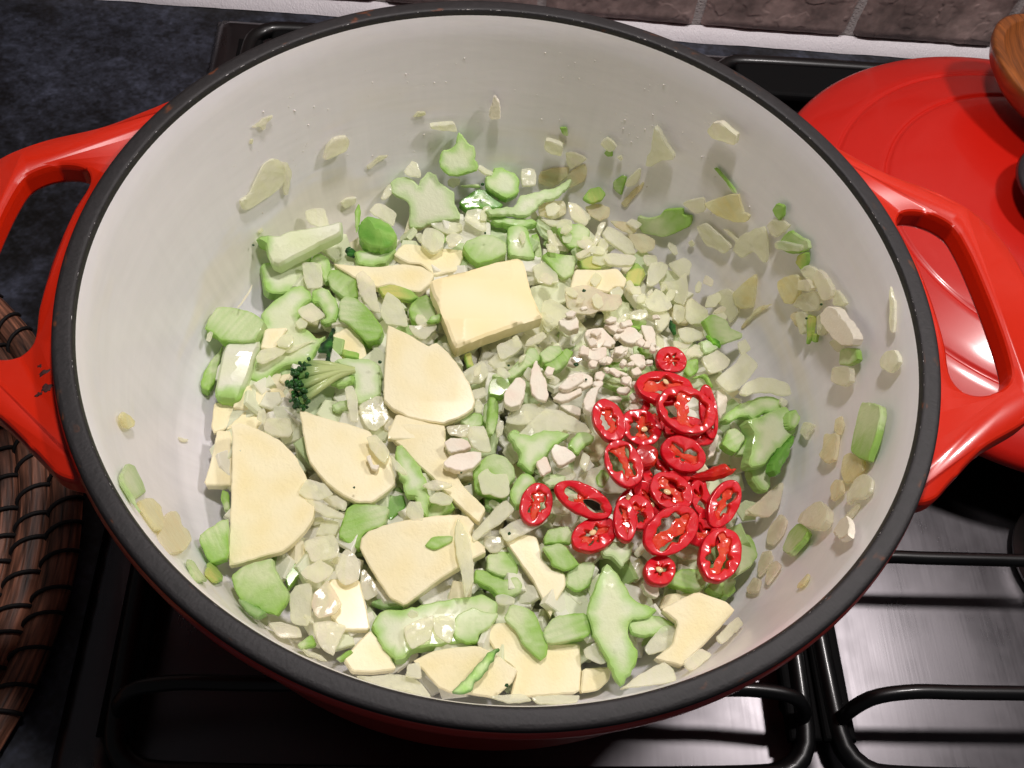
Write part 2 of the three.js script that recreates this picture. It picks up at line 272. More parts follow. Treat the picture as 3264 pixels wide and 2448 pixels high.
// ---------------------------------------------------------------- the lid and the wooden spoon on it
{
  const lid = thing('casserole_lid'); tag(lid, 'glossy red domed cast iron lid with ring grooves lying beside the pot', 'lid');
  const groove = (r, y, d, w) => [[r + w, y - 0.0002], [r + w * 0.4, y - d * 0.75], [r, y - d], [r - w * 0.5, y - d * 0.3], [r - w, y + 0.0004]];
  const pr = [[0.1405, 0.0402], [0.1445, 0.0405], [0.1458, 0.043], [0.1452, 0.047], [0.142, 0.0505], [0.134, 0.0545], [0.122, 0.0585], ...groove(0.115, 0.0605, 0.0013, 0.0022), [0.105, 0.0635], [0.094, 0.066], ...groove(0.0895, 0.0672, 0.0013, 0.0022), [0.08, 0.069], [0.06, 0.0715], [0.03, 0.073], [0.0001, 0.0733]].map(([a, b]) => new THREE.Vector2(a, b));
  const b = part('dome', new THREE.LatheGeometry(pr, 160), phys({ color: srgb(202, 24, 10), roughness: 0.36, clearcoat: 0.55, clearcoatRoughness: 0.14, side: THREE.DoubleSide }), lid); b.position.set(0.295, 0, -0.137);
  const us = part('underside', new THREE.LatheGeometry([[0.0001, 0.062], [0.06, 0.0605], [0.11, 0.053], [0.132, 0.046], [0.138, 0.0405], [0.1405, 0.0402]].map(([a, c]) => new THREE.Vector2(a, c)), 120), phys({ color: srgb(28, 26, 26), roughness: 0.5, side: THREE.DoubleSide }), lid); us.position.copy(b.position);
  const kp = [[0.0001, 0.0725], [0.011, 0.0725], [0.0105, 0.079], [0.017, 0.0815], [0.029, 0.0835], [0.0322, 0.0865], [0.031, 0.0895], [0.026, 0.0908], [0.0235, 0.0902], [0.0001, 0.0912]].map(([a, c]) => new THREE.Vector2(a, c));
  const k = part('knob', new THREE.LatheGeometry(kp, 64), phys({ color: srgb(40, 38, 42), roughness: 0.3, clearcoat: 0.4 }), lid); k.position.copy(b.position);

  const sp = thing('wooden_spoon'); tag(sp, 'stained wooden spoon resting on the red lid', 'spoon');
  const grain = dataTex(256, 256, (u, v) => { const f = 0.8 + 0.5 * (fbm(u, v, 40, 3, 3, 151) - 0.5); return [f, f, f]; }, true);
  const wood = phys({ map: grain, vertexColors: true, roughness: 0.4, clearcoat: 0.5, clearcoatRoughness: 0.2, side: THREE.DoubleSide });
  const rim = srgb(164, 92, 38);
  const NA = 72, shell = [[0.02, -0.0125], [0.35, -0.012], [0.62, -0.009], [0.78, -0.0045], [0.84, -0.0006], [0.87, 0.0004], [0.96, 0.0002], [1, -0.0008], [0.995, -0.004], [0.93, -0.0105], [0.78, -0.0165], [0.5, -0.0205], [0.02, -0.0215]];
  const pos = [], col = [], uv = [], idx = [];
  shell.forEach(([s, y], k2) => { for (let i = 0; i <= NA; i++) {
    const a = i / NA * 2 * Math.PI; pos.push(0.034 * s * Math.cos(a), y + 0.003 * Math.sin(a) * s * s, 0.052 * s * Math.sin(a)); uv.push(0.034 * s * Math.cos(a) / 0.05, 0.052 * s * Math.sin(a) / 0.05);
    col.push(rim.r, rim.g, rim.b);
    if (i < NA && k2 < shell.length - 1) { const p = k2 * (NA + 1) + i, q = p + NA + 1; idx.push(p, p + 1, q, q, p + 1, q + 1); }
  } });
  const g = new THREE.BufferGeometry(); g.setAttribute('position', new THREE.Float32BufferAttribute(pos, 3)); g.setAttribute('color', new THREE.Float32BufferAttribute(col, 3)); g.setAttribute('uv', new THREE.Float32BufferAttribute(uv, 2)); g.setIndex(idx); g.computeVertexNormals();
  part('bowl', g, wood, sp);
  const hgeo = tube([[0, -0.006, 0.046], [0.001, -0.003, 0.06], [0, 0.002, 0.1], [0, 0.008, 0.2], [0, 0.012, 0.27]], 0.0062, 60, 14); colour(hgeo, () => rim); part('spoon_handle', hgeo, wood, sp);
  sp.position.set(0.3035, 0.1005, -0.2085); sp.rotation.y = 0.16;
}

// ---------------------------------------------------------------- the food
// one row: kind, on the wall?, thickness mm, tone, centre (0.1 mm), upward normal, outline in the cut face (0.1 mm)
const PIECES = [
['O',1,2.5,'',-973,1134,-835,0.748,0.172,0.641,[-134,-16,-77,-13,-25,53,10,93,58,102,99,75,110,10,102,-32,68,-55,-6,-70,-86,-79,-119,-68]],
['O',1,2.0,'',-894,1095,-916,0.688,0.172,0.705,[-17,89,11,74,30,16,18,-26,3,-82,-19,-79,-18,-17,-7,25]],
['O',1,4.5,'',-687,1143,-1060,0.536,0.168,0.827,[-70,-38,-49,17,-13,51,46,45,55,19,44,-25,19,-29,-32,-40]],
['O',1,2.5,'',-653,846,-1028,0.513,0.287,0.809,[-39,7,-13,22,39,19,33,-14,-19,-34]],
['O',1,1.5,'',-958,1392,-921,0.714,0.134,0.687,[-54,9,-18,13,-2,23,53,20,46,4,21,-3,13,-28,-3,-29,-15,-7,-40,-2]],
['O',1,1.5,'',-533,987,-1149,0.414,0.172,0.894,[-51,-13,-21,8,14,28,55,25,48,10,13,0,-17,-26,-42,-32]],
['O',1,1.0,'',-1002,1344,-870,0.748,0.139,0.649,[-4,13,9,5,3,-14,-9,-5]],
['O',1,1.5,'',-1000,933,-758,0.763,0.287,0.579,[-18,2,5,15,15,-5,-2,-12]],
['O',0,2.0,'',-767,904,-858,-0.0,0.894,0.447,[-68,44,19,63,38,-3,51,-40,38,-45,-22,-20,-55,1]],
['S',0,9.0,'g0',-864,939,-713,-0.0,0.958,0.287,[-158,-5,-134,18,-90,21,-60,18,-22,44,81,67,155,88,202,105,204,42,164,16,5,-83,-49,-124,-80,-112,-105,-66,-112,-28]],
['D',0,9.0,'',-513,896,-812,-0.0,0.981,0.196,[-86,25,-58,84,6,78,58,44,87,-6,67,-53,28,-76,-27,-64,-74,-31]],
['C',0,1.5,'',-605,912,-887,-0.192,0.962,0.192,[-13,36,3,72,12,35,10,-38,-1,-79,-10,-27]],
['K',0,2.0,'',-623,814,-765,0.115,0.983,0.143,[-32,18,-8,32,31,-6,23,-28,-14,-17]],
['B',0,5.0,'',-516,828,-742,0.053,0.998,-0.029,[-94,27,41,49,87,54,54,-22,-8,-53,-79,-55]],
['O',0,2.0,'',-499,873,-963,-0.095,0.953,0.286,[-15,43,4,35,66,-7,46,-68,3,-43,-65,1,-39,40]],
['B',0,5.0,'',-750,812,-687,-0.063,0.985,0.158,[-53,21,-31,58,0,61,29,38,46,-34,30,-85,5,-55,-26,-4]],
['B',0,7.0,'',-904,804,-623,0.195,0.976,0.098,[-102,46,-17,78,103,138,112,37,87,-37,21,-80,-48,-92,-72,-70,-86,-20]],
['O',0,2.0,'',-783,842,-603,-0.07,0.984,0.163,[-48,64,39,66,53,-56,-13,-62,-30,-12]],
['C',0,3.0,'',-653,807,-595,-0.028,0.986,0.166,[-54,67,-19,73,49,71,63,-5,75,-50,41,-82,0,-58,-33,-35,-53,-10,-69,30]],
['R',0,8.0,'',-1075,863,-308,-0.098,0.976,0.195,[-111,-9,-96,42,-67,89,-7,87,67,71,131,30,118,-12,106,-58,69,-68,10,-68,-42,-59,-71,-32,-107,-14]],
['O',0,1.5,'',-1154,847,-272,0.119,0.993,-0.018,[-16,-26,-10,16,15,41,8,3,2,-34]],
['O',0,1.0,'',-1033,888,-436,-0.0,0.958,-0.287,[-19,-73,-3,6,17,89,17,66,3,-8,-14,-80]],
['S',0,9.0,'g1',-1035,809,-111,-0.0,0.989,0.148,[-63,143,72,164,80,132,63,89,52,-4,37,-51,26,-101,11,-115,-53,-118,-76,-96,-77,-56,-73,13]],
['C',0,5.0,'',-1146,757,-167,0.196,0.981,-0.0,[-37,-63,-23,10,23,116,27,148,21,43,19,-58,-2,-106,-29,-91]],
['B',0,6.0,'',-860,793,-317,-0.05,0.994,0.099,[-125,98,-80,165,0,239,38,256,81,215,89,184,52,153,44,102,61,52,131,-6,164,9,131,-61,110,-110,69,-125,14,-126,-33,-166,-58,-204,-90,-224,-130,-201,-136,-182,-119,-115,-112,-27,-101,73]],
['B',0,4.0,'',-713,816,-462,-0.099,0.99,0.099,[-59,90,-2,95,43,38,55,-8,51,-59,9,-84,-19,-69,10,-49,-26,18,-62,28]],
['O',0,2.0,'',-770,845,-406,0.195,0.976,0.098,[-51,8,4,58,70,-2,13,-46,-36,-19]],
['P',0,3.0,'',-907,821,-283,0.069,0.987,0.144,[-38,46,53,59,26,-10,9,-50,-50,-45]],
['O',0,2.0,'',-856,843,-262,-0.115,0.993,-0.018,[-34,-3,-17,33,26,32,35,-5,16,-31,-27,-24]],
['O',0,1.5,'',-915,831,-200,0.05,0.998,-0.04,[-50,-14,-35,24,25,45,69,28,51,5,-17,-48,-43,-40]],
['O',0,1.5,'',-805,814,-255,-0.009,0.999,0.031,[-73,-15,83,43,18,5,-29,-33]],
['O',0,2.0,'',-800,834,-359,0.071,0.997,-0.035,[-29,-2,-7,33,25,15,20,-19,-9,-27]],
['R',0,9.0,'',-560,835,-395,-0.098,0.976,0.195,[-95,81,-75,110,-25,96,26,53,73,-5,97,-43,90,-86,35,-105,7,-77,-39,-29,-94,4]],
['O',0,1.8,'',-532,854,-528,-0.0,0.981,0.196,[-61,77,-31,98,20,51,33,-17,55,-98,20,-91,-37,-21]],
['O',0,1.8,'',-423,832,-439,-0.046,0.998,-0.042,[-58,-4,-45,76,-29,105,31,60,57,-24,64,-85,15,-69,-33,-59]],
['K',0,2.0,'',-686,829,-256,-0.093,0.988,0.124,[-39,-21,-24,13,0,37,9,76,26,86,21,37,14,-11,22,-83,-4,-78,0,-26,-25,-30]],
['P',0,4.0,'',-638,772,-266,0.033,0.987,0.156,[-125,-76,-69,28,-30,83,36,127,92,62,114,-14,82,-49,-19,-69,-81,-92]],
['C',0,2.0,'y',-590,805,-236,-0.0,1.0,-0.0,[-36,23,33,11,36,-25,-33,-8]],
['B',0,4.0,'',-634,852,-105,-0.099,0.99,0.099,[-54,15,-76,34,-44,53,-4,24,56,10,73,-4,63,-41,14,-55,-29,-36]],
['B',0,6.0,'w',-540,827,-117,-0.0,1.0,-0.0,[-117,69,-80,86,21,86,56,77,83,48,90,-81,59,-107,2,-129,-21,-86,-23,-2,-68,41]],
['O',0,2.0,'',-473,819,50,0.083,0.98,0.18,[-64,29,-1,69,28,71,51,19,58,-24,8,-84,-26,-65,-54,-14]],
['O',0,2.0,'',-562,864,36,-0.098,0.976,0.195,[-34,62,-1,76,18,36,33,-81,0,-77,-16,-16]],
['B',0,3.0,'w',-609,822,17,-0.0,1.0,-0.0,[-39,-7,-8,19,28,30,27,-9,-8,-34]],
['P',0,4.0,'',-965,769,-33,0.048,0.998,0.049,[-77,-48,-40,49,40,70,57,23,39,-31,-18,-63]],
['P',0,4.0,'',-966,759,75,0.118,0.993,0.03,[-86,-43,-25,43,36,78,49,-1,58,-47,-32,-28]],
['P',0,3.0,'',-1075,738,49,0.039,0.992,0.122,[-42,-44,-44,64,25,64,78,35,15,-50,-31,-70]],
['P',0,4.0,'',-859,742,7,-0.076,0.994,0.079,[-72,25,-56,105,1,91,49,-12,75,-58,58,-63,39,-31,-32,-36,-62,-22]],
['O',0,2.0,'',-833,762,33,0.044,0.996,0.079,[-52,-1,-30,24,19,22,49,-31,15,-15]],
['O',0,3.0,'',-846,781,116,-0.048,0.982,0.182,[-64,37,37,50,59,-13,48,-35,-25,-28,-55,-11]],
['P',0,3.0,'',-850,763,-131,-0.111,0.976,0.19,[-14,15,28,24,13,-4,-2,-26,-25,-8]],
['P',0,4.0,'',-918,731,-128,-0.06,0.998,-0.011,[-63,40,30,51,57,-35,-1,-51,-23,-6]],
['P',0,4.0,'',-286,795,-782,0.115,0.993,0.003,[-158,-15,-115,57,-31,59,-2,39,92,61,168,61,132,-58,31,-103,-31,-48,-87,-51]],
['O',0,3.5,'',-270,853,-837,0.032,0.998,0.055,[-52,16,-31,64,26,52,54,25,47,-44,2,-77,-46,-35]],
['O',0,2.0,'',-177,835,-853,0.115,0.976,0.184,[-39,9,2,46,46,14,14,-32,-23,-37]],
['O',0,2.0,'',-326,820,-871,0.076,0.996,-0.039,[-25,15,2,32,23,-16,0,-31]],
['O',1,5.0,'',-246,1136,-1233,0.192,0.172,0.966,[-56,13,-14,16,53,18,70,-25,1,-17,-54,-5]],
['O',1,6.0,'',252,1076,-1210,-0.201,0.172,0.964,[-39,34,-10,34,44,21,47,-37,-2,-34,-40,-19]],
['C',1,1.5,'',298,1136,-1258,-0.227,0.169,0.959,[-27,17,10,25,19,-22,-3,-21]],
['O',1,1.0,'',-346,1182,-1258,0.263,0.139,0.955,[-36,-10,-13,17,20,11,27,-6,2,-12]],
['O',1,2.0,'',359,1010,-1213,-0.279,0.172,0.945,[-47,27,-9,39,60,21,42,-6,-10,-60,-35,-21]],
['O',1,1.5,'b',386,932,-1193,-0.295,0.287,0.911,[-34,-79,-48,-11,-23,27,27,67,43,20,34,-25]],
['O',1,1.2,'b',279,897,-1215,-0.214,0.287,0.934,[-66,-52,-67,8,-7,40,69,60,66,5,5,-62]],
['B',0,5.0,'',-163,1037,-1171,-0.074,0.741,0.667,[-94,-24,-82,18,-50,24,-23,44,-12,104,8,86,28,60,61,40,72,13,59,-15,89,-41,76,-64,2,-87,-45,-94,-88,-64]],
['O',0,1.5,'',-183,991,-1224,-0.0,0.781,0.625,[-28,-8,4,20,19,9,15,-7,-11,-14]],
['O',0,2.0,'',-40,922,-1200,-0.0,0.894,0.447,[-44,10,-25,30,5,8,39,-5,30,-25,-4,-17]],
['B',0,6.0,'w',-321,863,-1064,-0.039,0.78,0.624,[-153,61,-130,85,-84,92,-40,71,-25,49,-13,87,19,121,48,109,68,77,117,47,141,30,138,-8,169,-58,170,-86,57,-106,24,-117,1,-137,-51,-140,-62,-103,-59,-65,-70,-19,-118,-3,-147,14]],
['O',0,2.0,'',-486,875,-1079,-0.0,0.928,0.371,[-31,-34,-1,28,17,49,24,-6,-8,-37]],
['O',0,2.0,'',-369,951,-1147,-0.0,0.819,0.573,[-45,-6,-10,43,14,35,35,-15,31,-29,-25,-28]],
['O',0,2.5,'',-186,893,-1145,-0.0,0.894,0.447,[-29,6,-6,22,28,19,29,-6,1,-27,-23,-14]],
['B',0,7.0,'',39,894,-1163,-0.0,0.894,0.447,[-78,21,-45,43,-41,63,-12,70,22,57,57,44,82,11,78,-38,65,-64,17,-81,-12,-68,-56,-41,-77,-18]],
['B',0,6.0,'d',-48,825,-1104,-0.0,0.958,0.287,[-114,-11,-34,52,14,60,44,25,98,-9,79,-36,-8,-41,-80,-40]],
['B',0,4.0,'w',177,893,-1063,0.089,0.891,0.445,[-214,-63,-143,-48,-81,-38,-58,18,-25,25,48,51,106,66,174,116,184,102,170,71,117,18,49,-3,2,-65,-45,-83,-94,-78,-190,-90]],
['B',0,5.0,'',85,832,-983,-0.0,0.958,0.287,[-118,23,2,15,98,15,127,-4,50,-29,-46,-19,-113,-2]],
['O',0,4.0,'',153,924,-1175,-0.0,0.894,0.447,[-31,39,36,44,44,-35,-19,-43,-30,-5]],
['C',0,1.5,'',-103,853,-1168,-0.0,0.958,0.287,[-53,1,34,11,48,-4,-29,-8]],
['O',0,2.0,'',-77,842,-961,-0.0,0.958,0.287,[-43,55,32,65,49,-43,26,-49,-8,-30,-56,3]],
['C',0,6.0,'',-45,831,-814,-0.0,0.97,0.243,[-90,5,-68,38,2,73,49,70,106,37,106,-19,51,-53,-19,-77,-56,-54,-80,-20]],
['B',0,5.0,'',127,830,-861,-0.0,0.958,0.287,[-61,29,-57,81,28,86,38,40,48,-20,68,-75,-8,-74,-55,-66]],
['C',0,4.0,'',203,788,-884,-0.286,0.953,0.095,[-27,62,7,69,24,-59,-5,-72]],
['O',0,2.0,'',269,828,-880,-0.0,0.958,0.287,[-22,56,2,57,40,-63,-3,-55,-17,5]],
['C',0,2.5,'',375,834,-915,-0.0,0.958,0.287,[-85,30,-32,53,26,62,74,34,64,-23,26,-56,-22,-64,-51,-35]],
['C',0,3.0,'',302,836,-749,-0.0,0.981,0.196,[-83,32,-55,60,16,43,73,41,57,-53,14,-76,-23,-47]],
['O',0,2.0,'',229,820,-707,-0.071,0.997,-0.015,[-51,33,6,63,38,52,71,-61,-26,-61,-39,-26]],
['O',0,3.0,'',407,861,-790,0.11,0.993,-0.036,[-41,-1,24,35,36,0,-19,-34]],
['C',0,3.0,'y',428,821,-771,-0.0,1.0,-0.0,[-50,19,32,43,38,-17,-20,-45]],
['O',0,2.0,'',397,848,-1042,-0.0,0.928,0.371,[-51,53,-7,45,52,-7,57,-32,-20,-52,-31,-7]],
['O',0,2.0,'',293,842,-979,-0.0,0.958,0.287,[-83,13,57,16,52,-10,-25,-20]],
['O',0,2.0,'b',279,817,-1075,-0.0,0.928,0.371,[-64,30,53,57,69,-13,6,-42,-63,-31]],
['O',0,2.0,'',-205,789,-963,-0.0,0.981,0.196,[-87,21,65,30,71,-8,10,-38,-58,-5]],
['G',1,4.0,'',-17,1216,-1279,0.013,0.139,0.99,[-10,67,12,40,23,-15,22,-48,-23,-51,-24,6]],
['P',0,5.0,'',-440,825,-635,-0.0,0.995,0.1,[-264,48,-158,48,-70,45,52,69,128,57,184,16,165,-30,126,-72,58,-68,3,-39,-64,-59,-160,-17]],
['P',0,4.0,'',-549,839,264,-0.0,0.999,0.05,[-217,205,-158,182,-84,161,-22,146,63,119,79,95,150,11,170,-68,176,-100,152,-129,93,-179,37,-181,-23,-154,-92,-101,-153,-27,-172,19]],
['U',0,10.0,'',-29,935,-450,-0.0,0.993,0.119,[-247,83,-156,119,-77,145,57,200,122,220,149,209,165,141,187,34,210,-18,235,-66,137,-104,58,-141,-19,-174,-102,-219,-128,-231,-148,-192,-204,-40,-239,33]],
['C',0,3.0,'y',-408,820,-553,-0.0,1.0,-0.0,[-90,29,-30,45,38,27,94,-16,54,-35,1,-30,-67,-20]],
['C',0,5.0,'',-298,840,-456,-0.027,0.999,-0.029,[-62,-10,-55,30,-17,71,10,84,33,56,47,6,57,-33,41,-72,-7,-74,-47,-59]],
['B',0,2.5,'',-242,886,-382,0.038,0.999,-0.031,[-41,-21,-16,14,27,28,31,15,15,-11,-15,-25]],
['O',0,2.0,'',-305,862,-382,-0.011,0.993,0.121,[-26,0,-19,31,8,27,31,-2,19,-32,-12,-24]],
['O',0,2.0,'',-297,853,-337,0.043,0.987,0.154,[-63,15,-11,24,54,38,61,19,13,-42,-9,-39,-44,-17]],
['P',0,4.0,'',-255,877,-94,-0.05,0.994,0.099,[-188,-102,-190,245,-146,221,-90,193,-15,141,-3,151,18,161,70,109,114,48,158,-31,180,-104,168,-141,119,-174,54,-202,-12,-194,-86,-178,-149,-143]],
['O',0,2.0,'',-168,824,-247,0.099,0.982,0.16,[-51,45,-16,48,20,3,52,-55,13,-40,-19,0]],
['C',0,3.0,'y',-100,818,-224,-0.0,1.0,-0.0,[-22,26,8,43,22,-34,-8,-35]],
['O',0,3.0,'',70,864,-269,-0.045,0.998,-0.049,[-64,1,6,41,28,63,53,3,17,-35,-39,-73]],
['O',0,2.0,'',95,863,-297,0.08,0.98,0.184,[-20,14,2,30,24,-11,-6,-33]],
['O',0,2.5,'',18,843,-203,-0.116,0.991,0.066,[-43,2,-7,41,24,15,37,-24,-11,-33]],
['O',0,2.5,'',-70,829,-154,0.022,0.99,0.139,[-43,10,16,56,42,43,52,-3,22,-43,-33,-50,-56,-14]],
['C',0,3.0,'',34,823,-151,-0.023,1.0,-0.007,[-43,-2,18,31,26,-9,0,-20]],
['R',0,6.0,'',119,875,-178,0.011,0.996,0.094,[-63,-42,-38,-7,-3,29,28,80,54,76,75,28,40,-3,5,-24,-38,-69,-59,-70]],
['R',0,5.0,'',242,864,-243,0.106,0.994,-0.029,[-55,-7,-9,41,40,42,52,12,6,-36,-35,-52]],
['C',0,4.0,'',280,853,-216,0.111,0.991,0.076,[-76,-28,-31,1,29,68,60,46,40,4,3,-39,-24,-52]],
['C',0,6.0,'',19,841,-86,-0.08,0.983,0.165,[-42,-21,-34,24,4,43,42,39,51,-2,13,-48,-34,-35]],
['G',0,4.0,'',79,910,-16,-0.055,0.998,-0.037,[-46,-15,-32,11,1,68,27,77,44,51,39,-14,21,-56,-15,-69,-40,-53]],
['G',0,2.0,'',178,903,-67,-0.031,1.0,0.003,[-36,8,-28,69,-8,117,16,52,33,10,37,-61,26,-82,-10,-71,-30,-42]],
['O',0,2.0,'',143,874,-133,0.094,0.991,0.091,[-24,-11,-2,35,24,13,2,-37]],
['G',0,2.0,'',221,924,-117,0.084,0.996,-0.011,[-20,-2,-4,26,21,15,13,-16,-10,-23]],
['O',0,2.0,'',245,893,-91,0.049,0.995,0.086,[-27,-10,-5,25,29,8,3,-22]],
['G',0,3.0,'',309,920,-71,-0.119,0.993,-0.013,[-57,-26,-30,7,3,32,47,40,49,5,19,-19,-29,-39]],
['G',0,3.0,'',301,889,-29,-0.113,0.99,0.086,[-68,-16,-39,12,19,15,56,35,51,3,7,-17,-26,-32]],
['G',0,4.0,'',319,856,20,0.003,1.0,0.018,[-56,18,-12,24,31,10,33,-28,4,-25]],
['O',0,2.0,'',138,858,51,0.005,0.992,0.126,[-91,-33,-74,13,-11,48,60,46,89,25,76,-8,5,-47,-54,-45]],
['O',0,2.0,'',257,873,113,-0.0,0.995,0.1,[-176,-61,-126,3,-45,84,13,72,100,21,136,-23,102,-33,19,-9,-23,-55]],
['O',0,2.0,'',-60,835,10,0.023,0.987,0.161,[-18,17,-1,36,20,5,12,-31,-13,-28]],
['O',0,2.5,'',-52,829,129,0.029,0.998,-0.047,[-45,-24,-41,29,13,33,38,-10,34,-29]],
['C',0,3.0,'',-1,855,63,0.287,0.958,-0.0,[-24,-56,-15,85,7,90,25,65,20,-18,2,-83,-15,-82]],
['C',0,5.0,'',-28,825,35,-0.11,0.993,0.043,[-15,-34,-11,37,14,55,12,-58]],
['C',0,3.0,'',-81,822,65,0.0,0.993,0.115,[-53,-7,-25,16,13,36,42,19,39,-26,-15,-38]],
['O',0,2.5,'',25,852,117,0.097,0.987,0.13,[-16,-6,-4,35,17,32,13,-21,-11,-41]],
['O',0,2.0,'',-56,818,-63,-0.068,0.998,-0.017,[-38,11,21,32,34,-9,-17,-34]],
['P',0,3.0,'',-317,846,129,0.033,0.999,0.003,[-97,-27,-69,64,18,41,117,18,127,-41,-95,-54]],
['B',0,3.0,'',77,861,149,-0.066,0.997,0.026,[-24,6,1,25,34,11,9,-21,-20,-21]],
['O',0,3.0,'w',255,857,-444,-0.0,1.0,-0.0,[-52,21,-41,77,5,86,70,23,82,-4,13,-52,-28,-97,-49,-55]],
['O',0,2.0,'',179,853,-319,-0.039,0.999,0.01,[-41,-4,31,45,48,19,12,-24,-50,-36]],
['O',1,4.0,'',489,1150,-1171,-0.38,0.161,0.911,[-42,-6,-13,39,40,4,15,-37]],
['C',1,2.0,'',502,1097,-1178,-0.386,0.172,0.906,[-24,-8,-7,25,14,15,21,-10,-4,-21]],
['O',1,5.0,'',685,1228,-1070,-0.534,0.139,0.834,[-31,-10,-39,67,-40,117,-9,90,32,44,74,16,77,-7,29,-32,1,-62,-10,-83,-41,-93,-43,-48]],
['O',1,6.0,'',885,1473,-943,-0.68,0.119,0.724,[-72,-26,-52,24,-22,41,18,29,63,23,65,-21,41,-28,-42,-42]],
['O',1,2.0,'',552,1095,-1155,-0.425,0.172,0.889,[-17,-3,-1,16,14,2,5,-15]],
['C',1,2.0,'',956,1260,-889,-0.725,0.139,0.674,[-75,25,-62,35,-7,14,51,-12,61,-27,41,-33,-8,-2]],
['O',1,3.0,'',619,1027,-1095,-0.485,0.172,0.857,[-33,-40,-27,-15,10,58,24,61,29,13,12,-28,-15,-50]],
['C',1,1.5,'',575,962,-1123,-0.446,0.205,0.871,[-37,1,1,49,26,47,19,-1,16,-57,-25,-38]],
['O',1,1.0,'b',640,941,-1087,-0.489,0.265,0.831,[-55,-68,-16,4,34,77,41,68,30,36,-9,-37,-26,-81]],
['O',1,3.0,'',874,1073,-916,-0.68,0.172,0.713,[-65,-18,-2,35,30,57,52,-2,17,-37,-33,-35]],
['O',1,3.5,'y',996,1183,-803,-0.771,0.139,0.621,[-149,-54,-50,43,1,77,24,43,52,12,84,21,81,-18,27,-51,-69,-75]],
['C',1,3.5,'',773,911,-953,-0.604,0.287,0.744,[-131,-12,-79,-11,-27,23,-7,62,73,96,84,65,126,77,129,29,84,-15,15,-74,-38,-83,-100,-93,-128,-65]],
['O',1,3.0,'',962,988,-800,-0.757,0.172,0.63,[-101,11,-61,54,0,42,102,19,72,-38,17,-36,-30,-51]],
['O',1,3.0,'',1087,1111,-662,-0.841,0.172,0.512,[-85,10,19,116,48,81,84,-1,79,-39,2,-16,-44,-83,-104,-68]],
['O',1,2.0,'',895,890,-853,-0.693,0.287,0.661,[-19,-3,-1,19,19,1,1,-17]],
['O',1,2.0,'',1023,1060,-759,-0.791,0.172,0.587,[-64,7,-26,17,52,-3,39,-21]],
['C',0,3.0,'y',468,915,-1095,-0.0,0.894,0.447,[-61,-19,-28,27,20,42,50,7,36,-18,-17,-41]],
['O',0,2.0,'b',492,846,-1057,-0.0,0.894,0.447,[-67,21,1,40,55,23,51,-22,3,-44,-42,-17]],
['O',0,2.0,'',391,869,-1013,-0.0,0.928,0.371,[-50,49,-2,52,52,-25,33,-56,-34,-20]],
['O',0,2.0,'',476,884,-885,-0.0,0.928,0.371,[0,54,34,63,20,25,-18,-65,-36,-76]],
['O',0,4.0,'',569,872,-871,-0.0,0.928,0.371,[-72,35,-49,71,18,30,62,-2,86,-55,38,-58,-24,-22,-58,1]],
['O',0,2.0,'b',616,826,-989,-0.0,0.928,0.371,[-75,30,28,26,58,-18,28,-35,-40,-3]],
['O',0,2.0,'b',692,827,-898,-0.0,0.928,0.371,[-75,36,-2,50,62,18,52,-27,-6,-50,-31,-27]],
['O',0,4.0,'',570,867,-764,-0.0,0.981,0.196,[-79,-3,-50,30,59,26,73,6,52,-32,-56,-28]],
['O',0,3.0,'',401,871,-784,-0.0,0.981,0.196,[-37,-5,25,30,34,5,-23,-30]],
['C',0,3.0,'y',435,842,-752,-0.0,0.981,0.196,[-48,14,19,44,59,-27,-30,-32]],
['O',0,2.0,'',716,840,-788,-0.0,0.958,0.287,[-37,26,26,29,34,-26,-23,-29]],
['O',0,2.5,'',731,853,-707,-0.0,0.958,0.287,[-39,1,-23,47,24,57,57,36,37,-15,-12,-62,-45,-64]],
['O',0,2.0,'',859,836,-756,-0.0,0.958,0.287,[-67,21,21,59,46,22,32,-29,3,-51,-35,-23]],
['C',0,3.0,'y',644,816,-723,-0.0,0.981,0.196,[-37,8,8,63,50,23,8,-52,-29,-43]],
['O',0,2.0,'',504,824,-860,-0.0,0.958,0.287,[-32,21,26,40,25,-22,-18,-39]],
['P',0,6.0,'',470,868,-630,-0.0,0.989,0.148,[-131,-23,-111,57,-4,58,76,73,120,18,105,-20,63,-22,34,-55,-21,-42,-131,-43]],
['C',0,2.0,'y',641,817,-706,-0.0,0.981,0.196,[-30,34,23,53,51,23,19,-47,-18,-38,-46,-24]],
['O',0,2.0,'',824,831,-640,-0.0,0.958,0.287,[-76,31,0,40,50,88,51,-17,35,-76,-17,-59,-43,-7]],
['O',0,2.0,'',711,891,-518,-0.0,0.981,0.196,[-62,-2,-19,41,-4,67,32,43,66,-20,42,-41,-9,-53,-45,-35]],
['O',0,2.0,'',650,863,-552,-0.004,0.998,0.068,[-23,12,10,30,27,4,7,-24,-21,-21]],
['O',0,2.0,'p',435,877,-515,-0.0,0.995,0.1,[-128,50,-54,70,1,68,63,35,114,43,126,1,87,-48,19,-46,-19,-74,-86,-67,-121,-33]],
['O',0,2.5,'',539,878,-570,0.08,0.997,-0.009,[-35,1,10,36,32,10,15,-27,-22,-20]],
['G',0,5.0,'',310,919,-364,-0.104,0.991,0.08,[-13,25,10,47,43,15,45,-24,7,-37,-14,-28,-36,-10,-43,12]],
['G',0,4.0,'',442,915,-293,-0.046,0.999,0.02,[-66,21,-55,43,6,58,37,23,65,-16,49,-30,20,-22,-8,-45,-48,-32]],
['G',0,4.0,'',547,917,-328,-0.055,0.986,0.155,[-89,36,-54,58,-6,38,47,18,79,-19,59,-44,21,-53,-12,-37,-45,3]],
['G',0,3.0,'',654,900,-327,-0.196,0.981,-0.0,[-33,62,12,55,27,19,23,-44,6,-75,-11,-32,-25,15]],
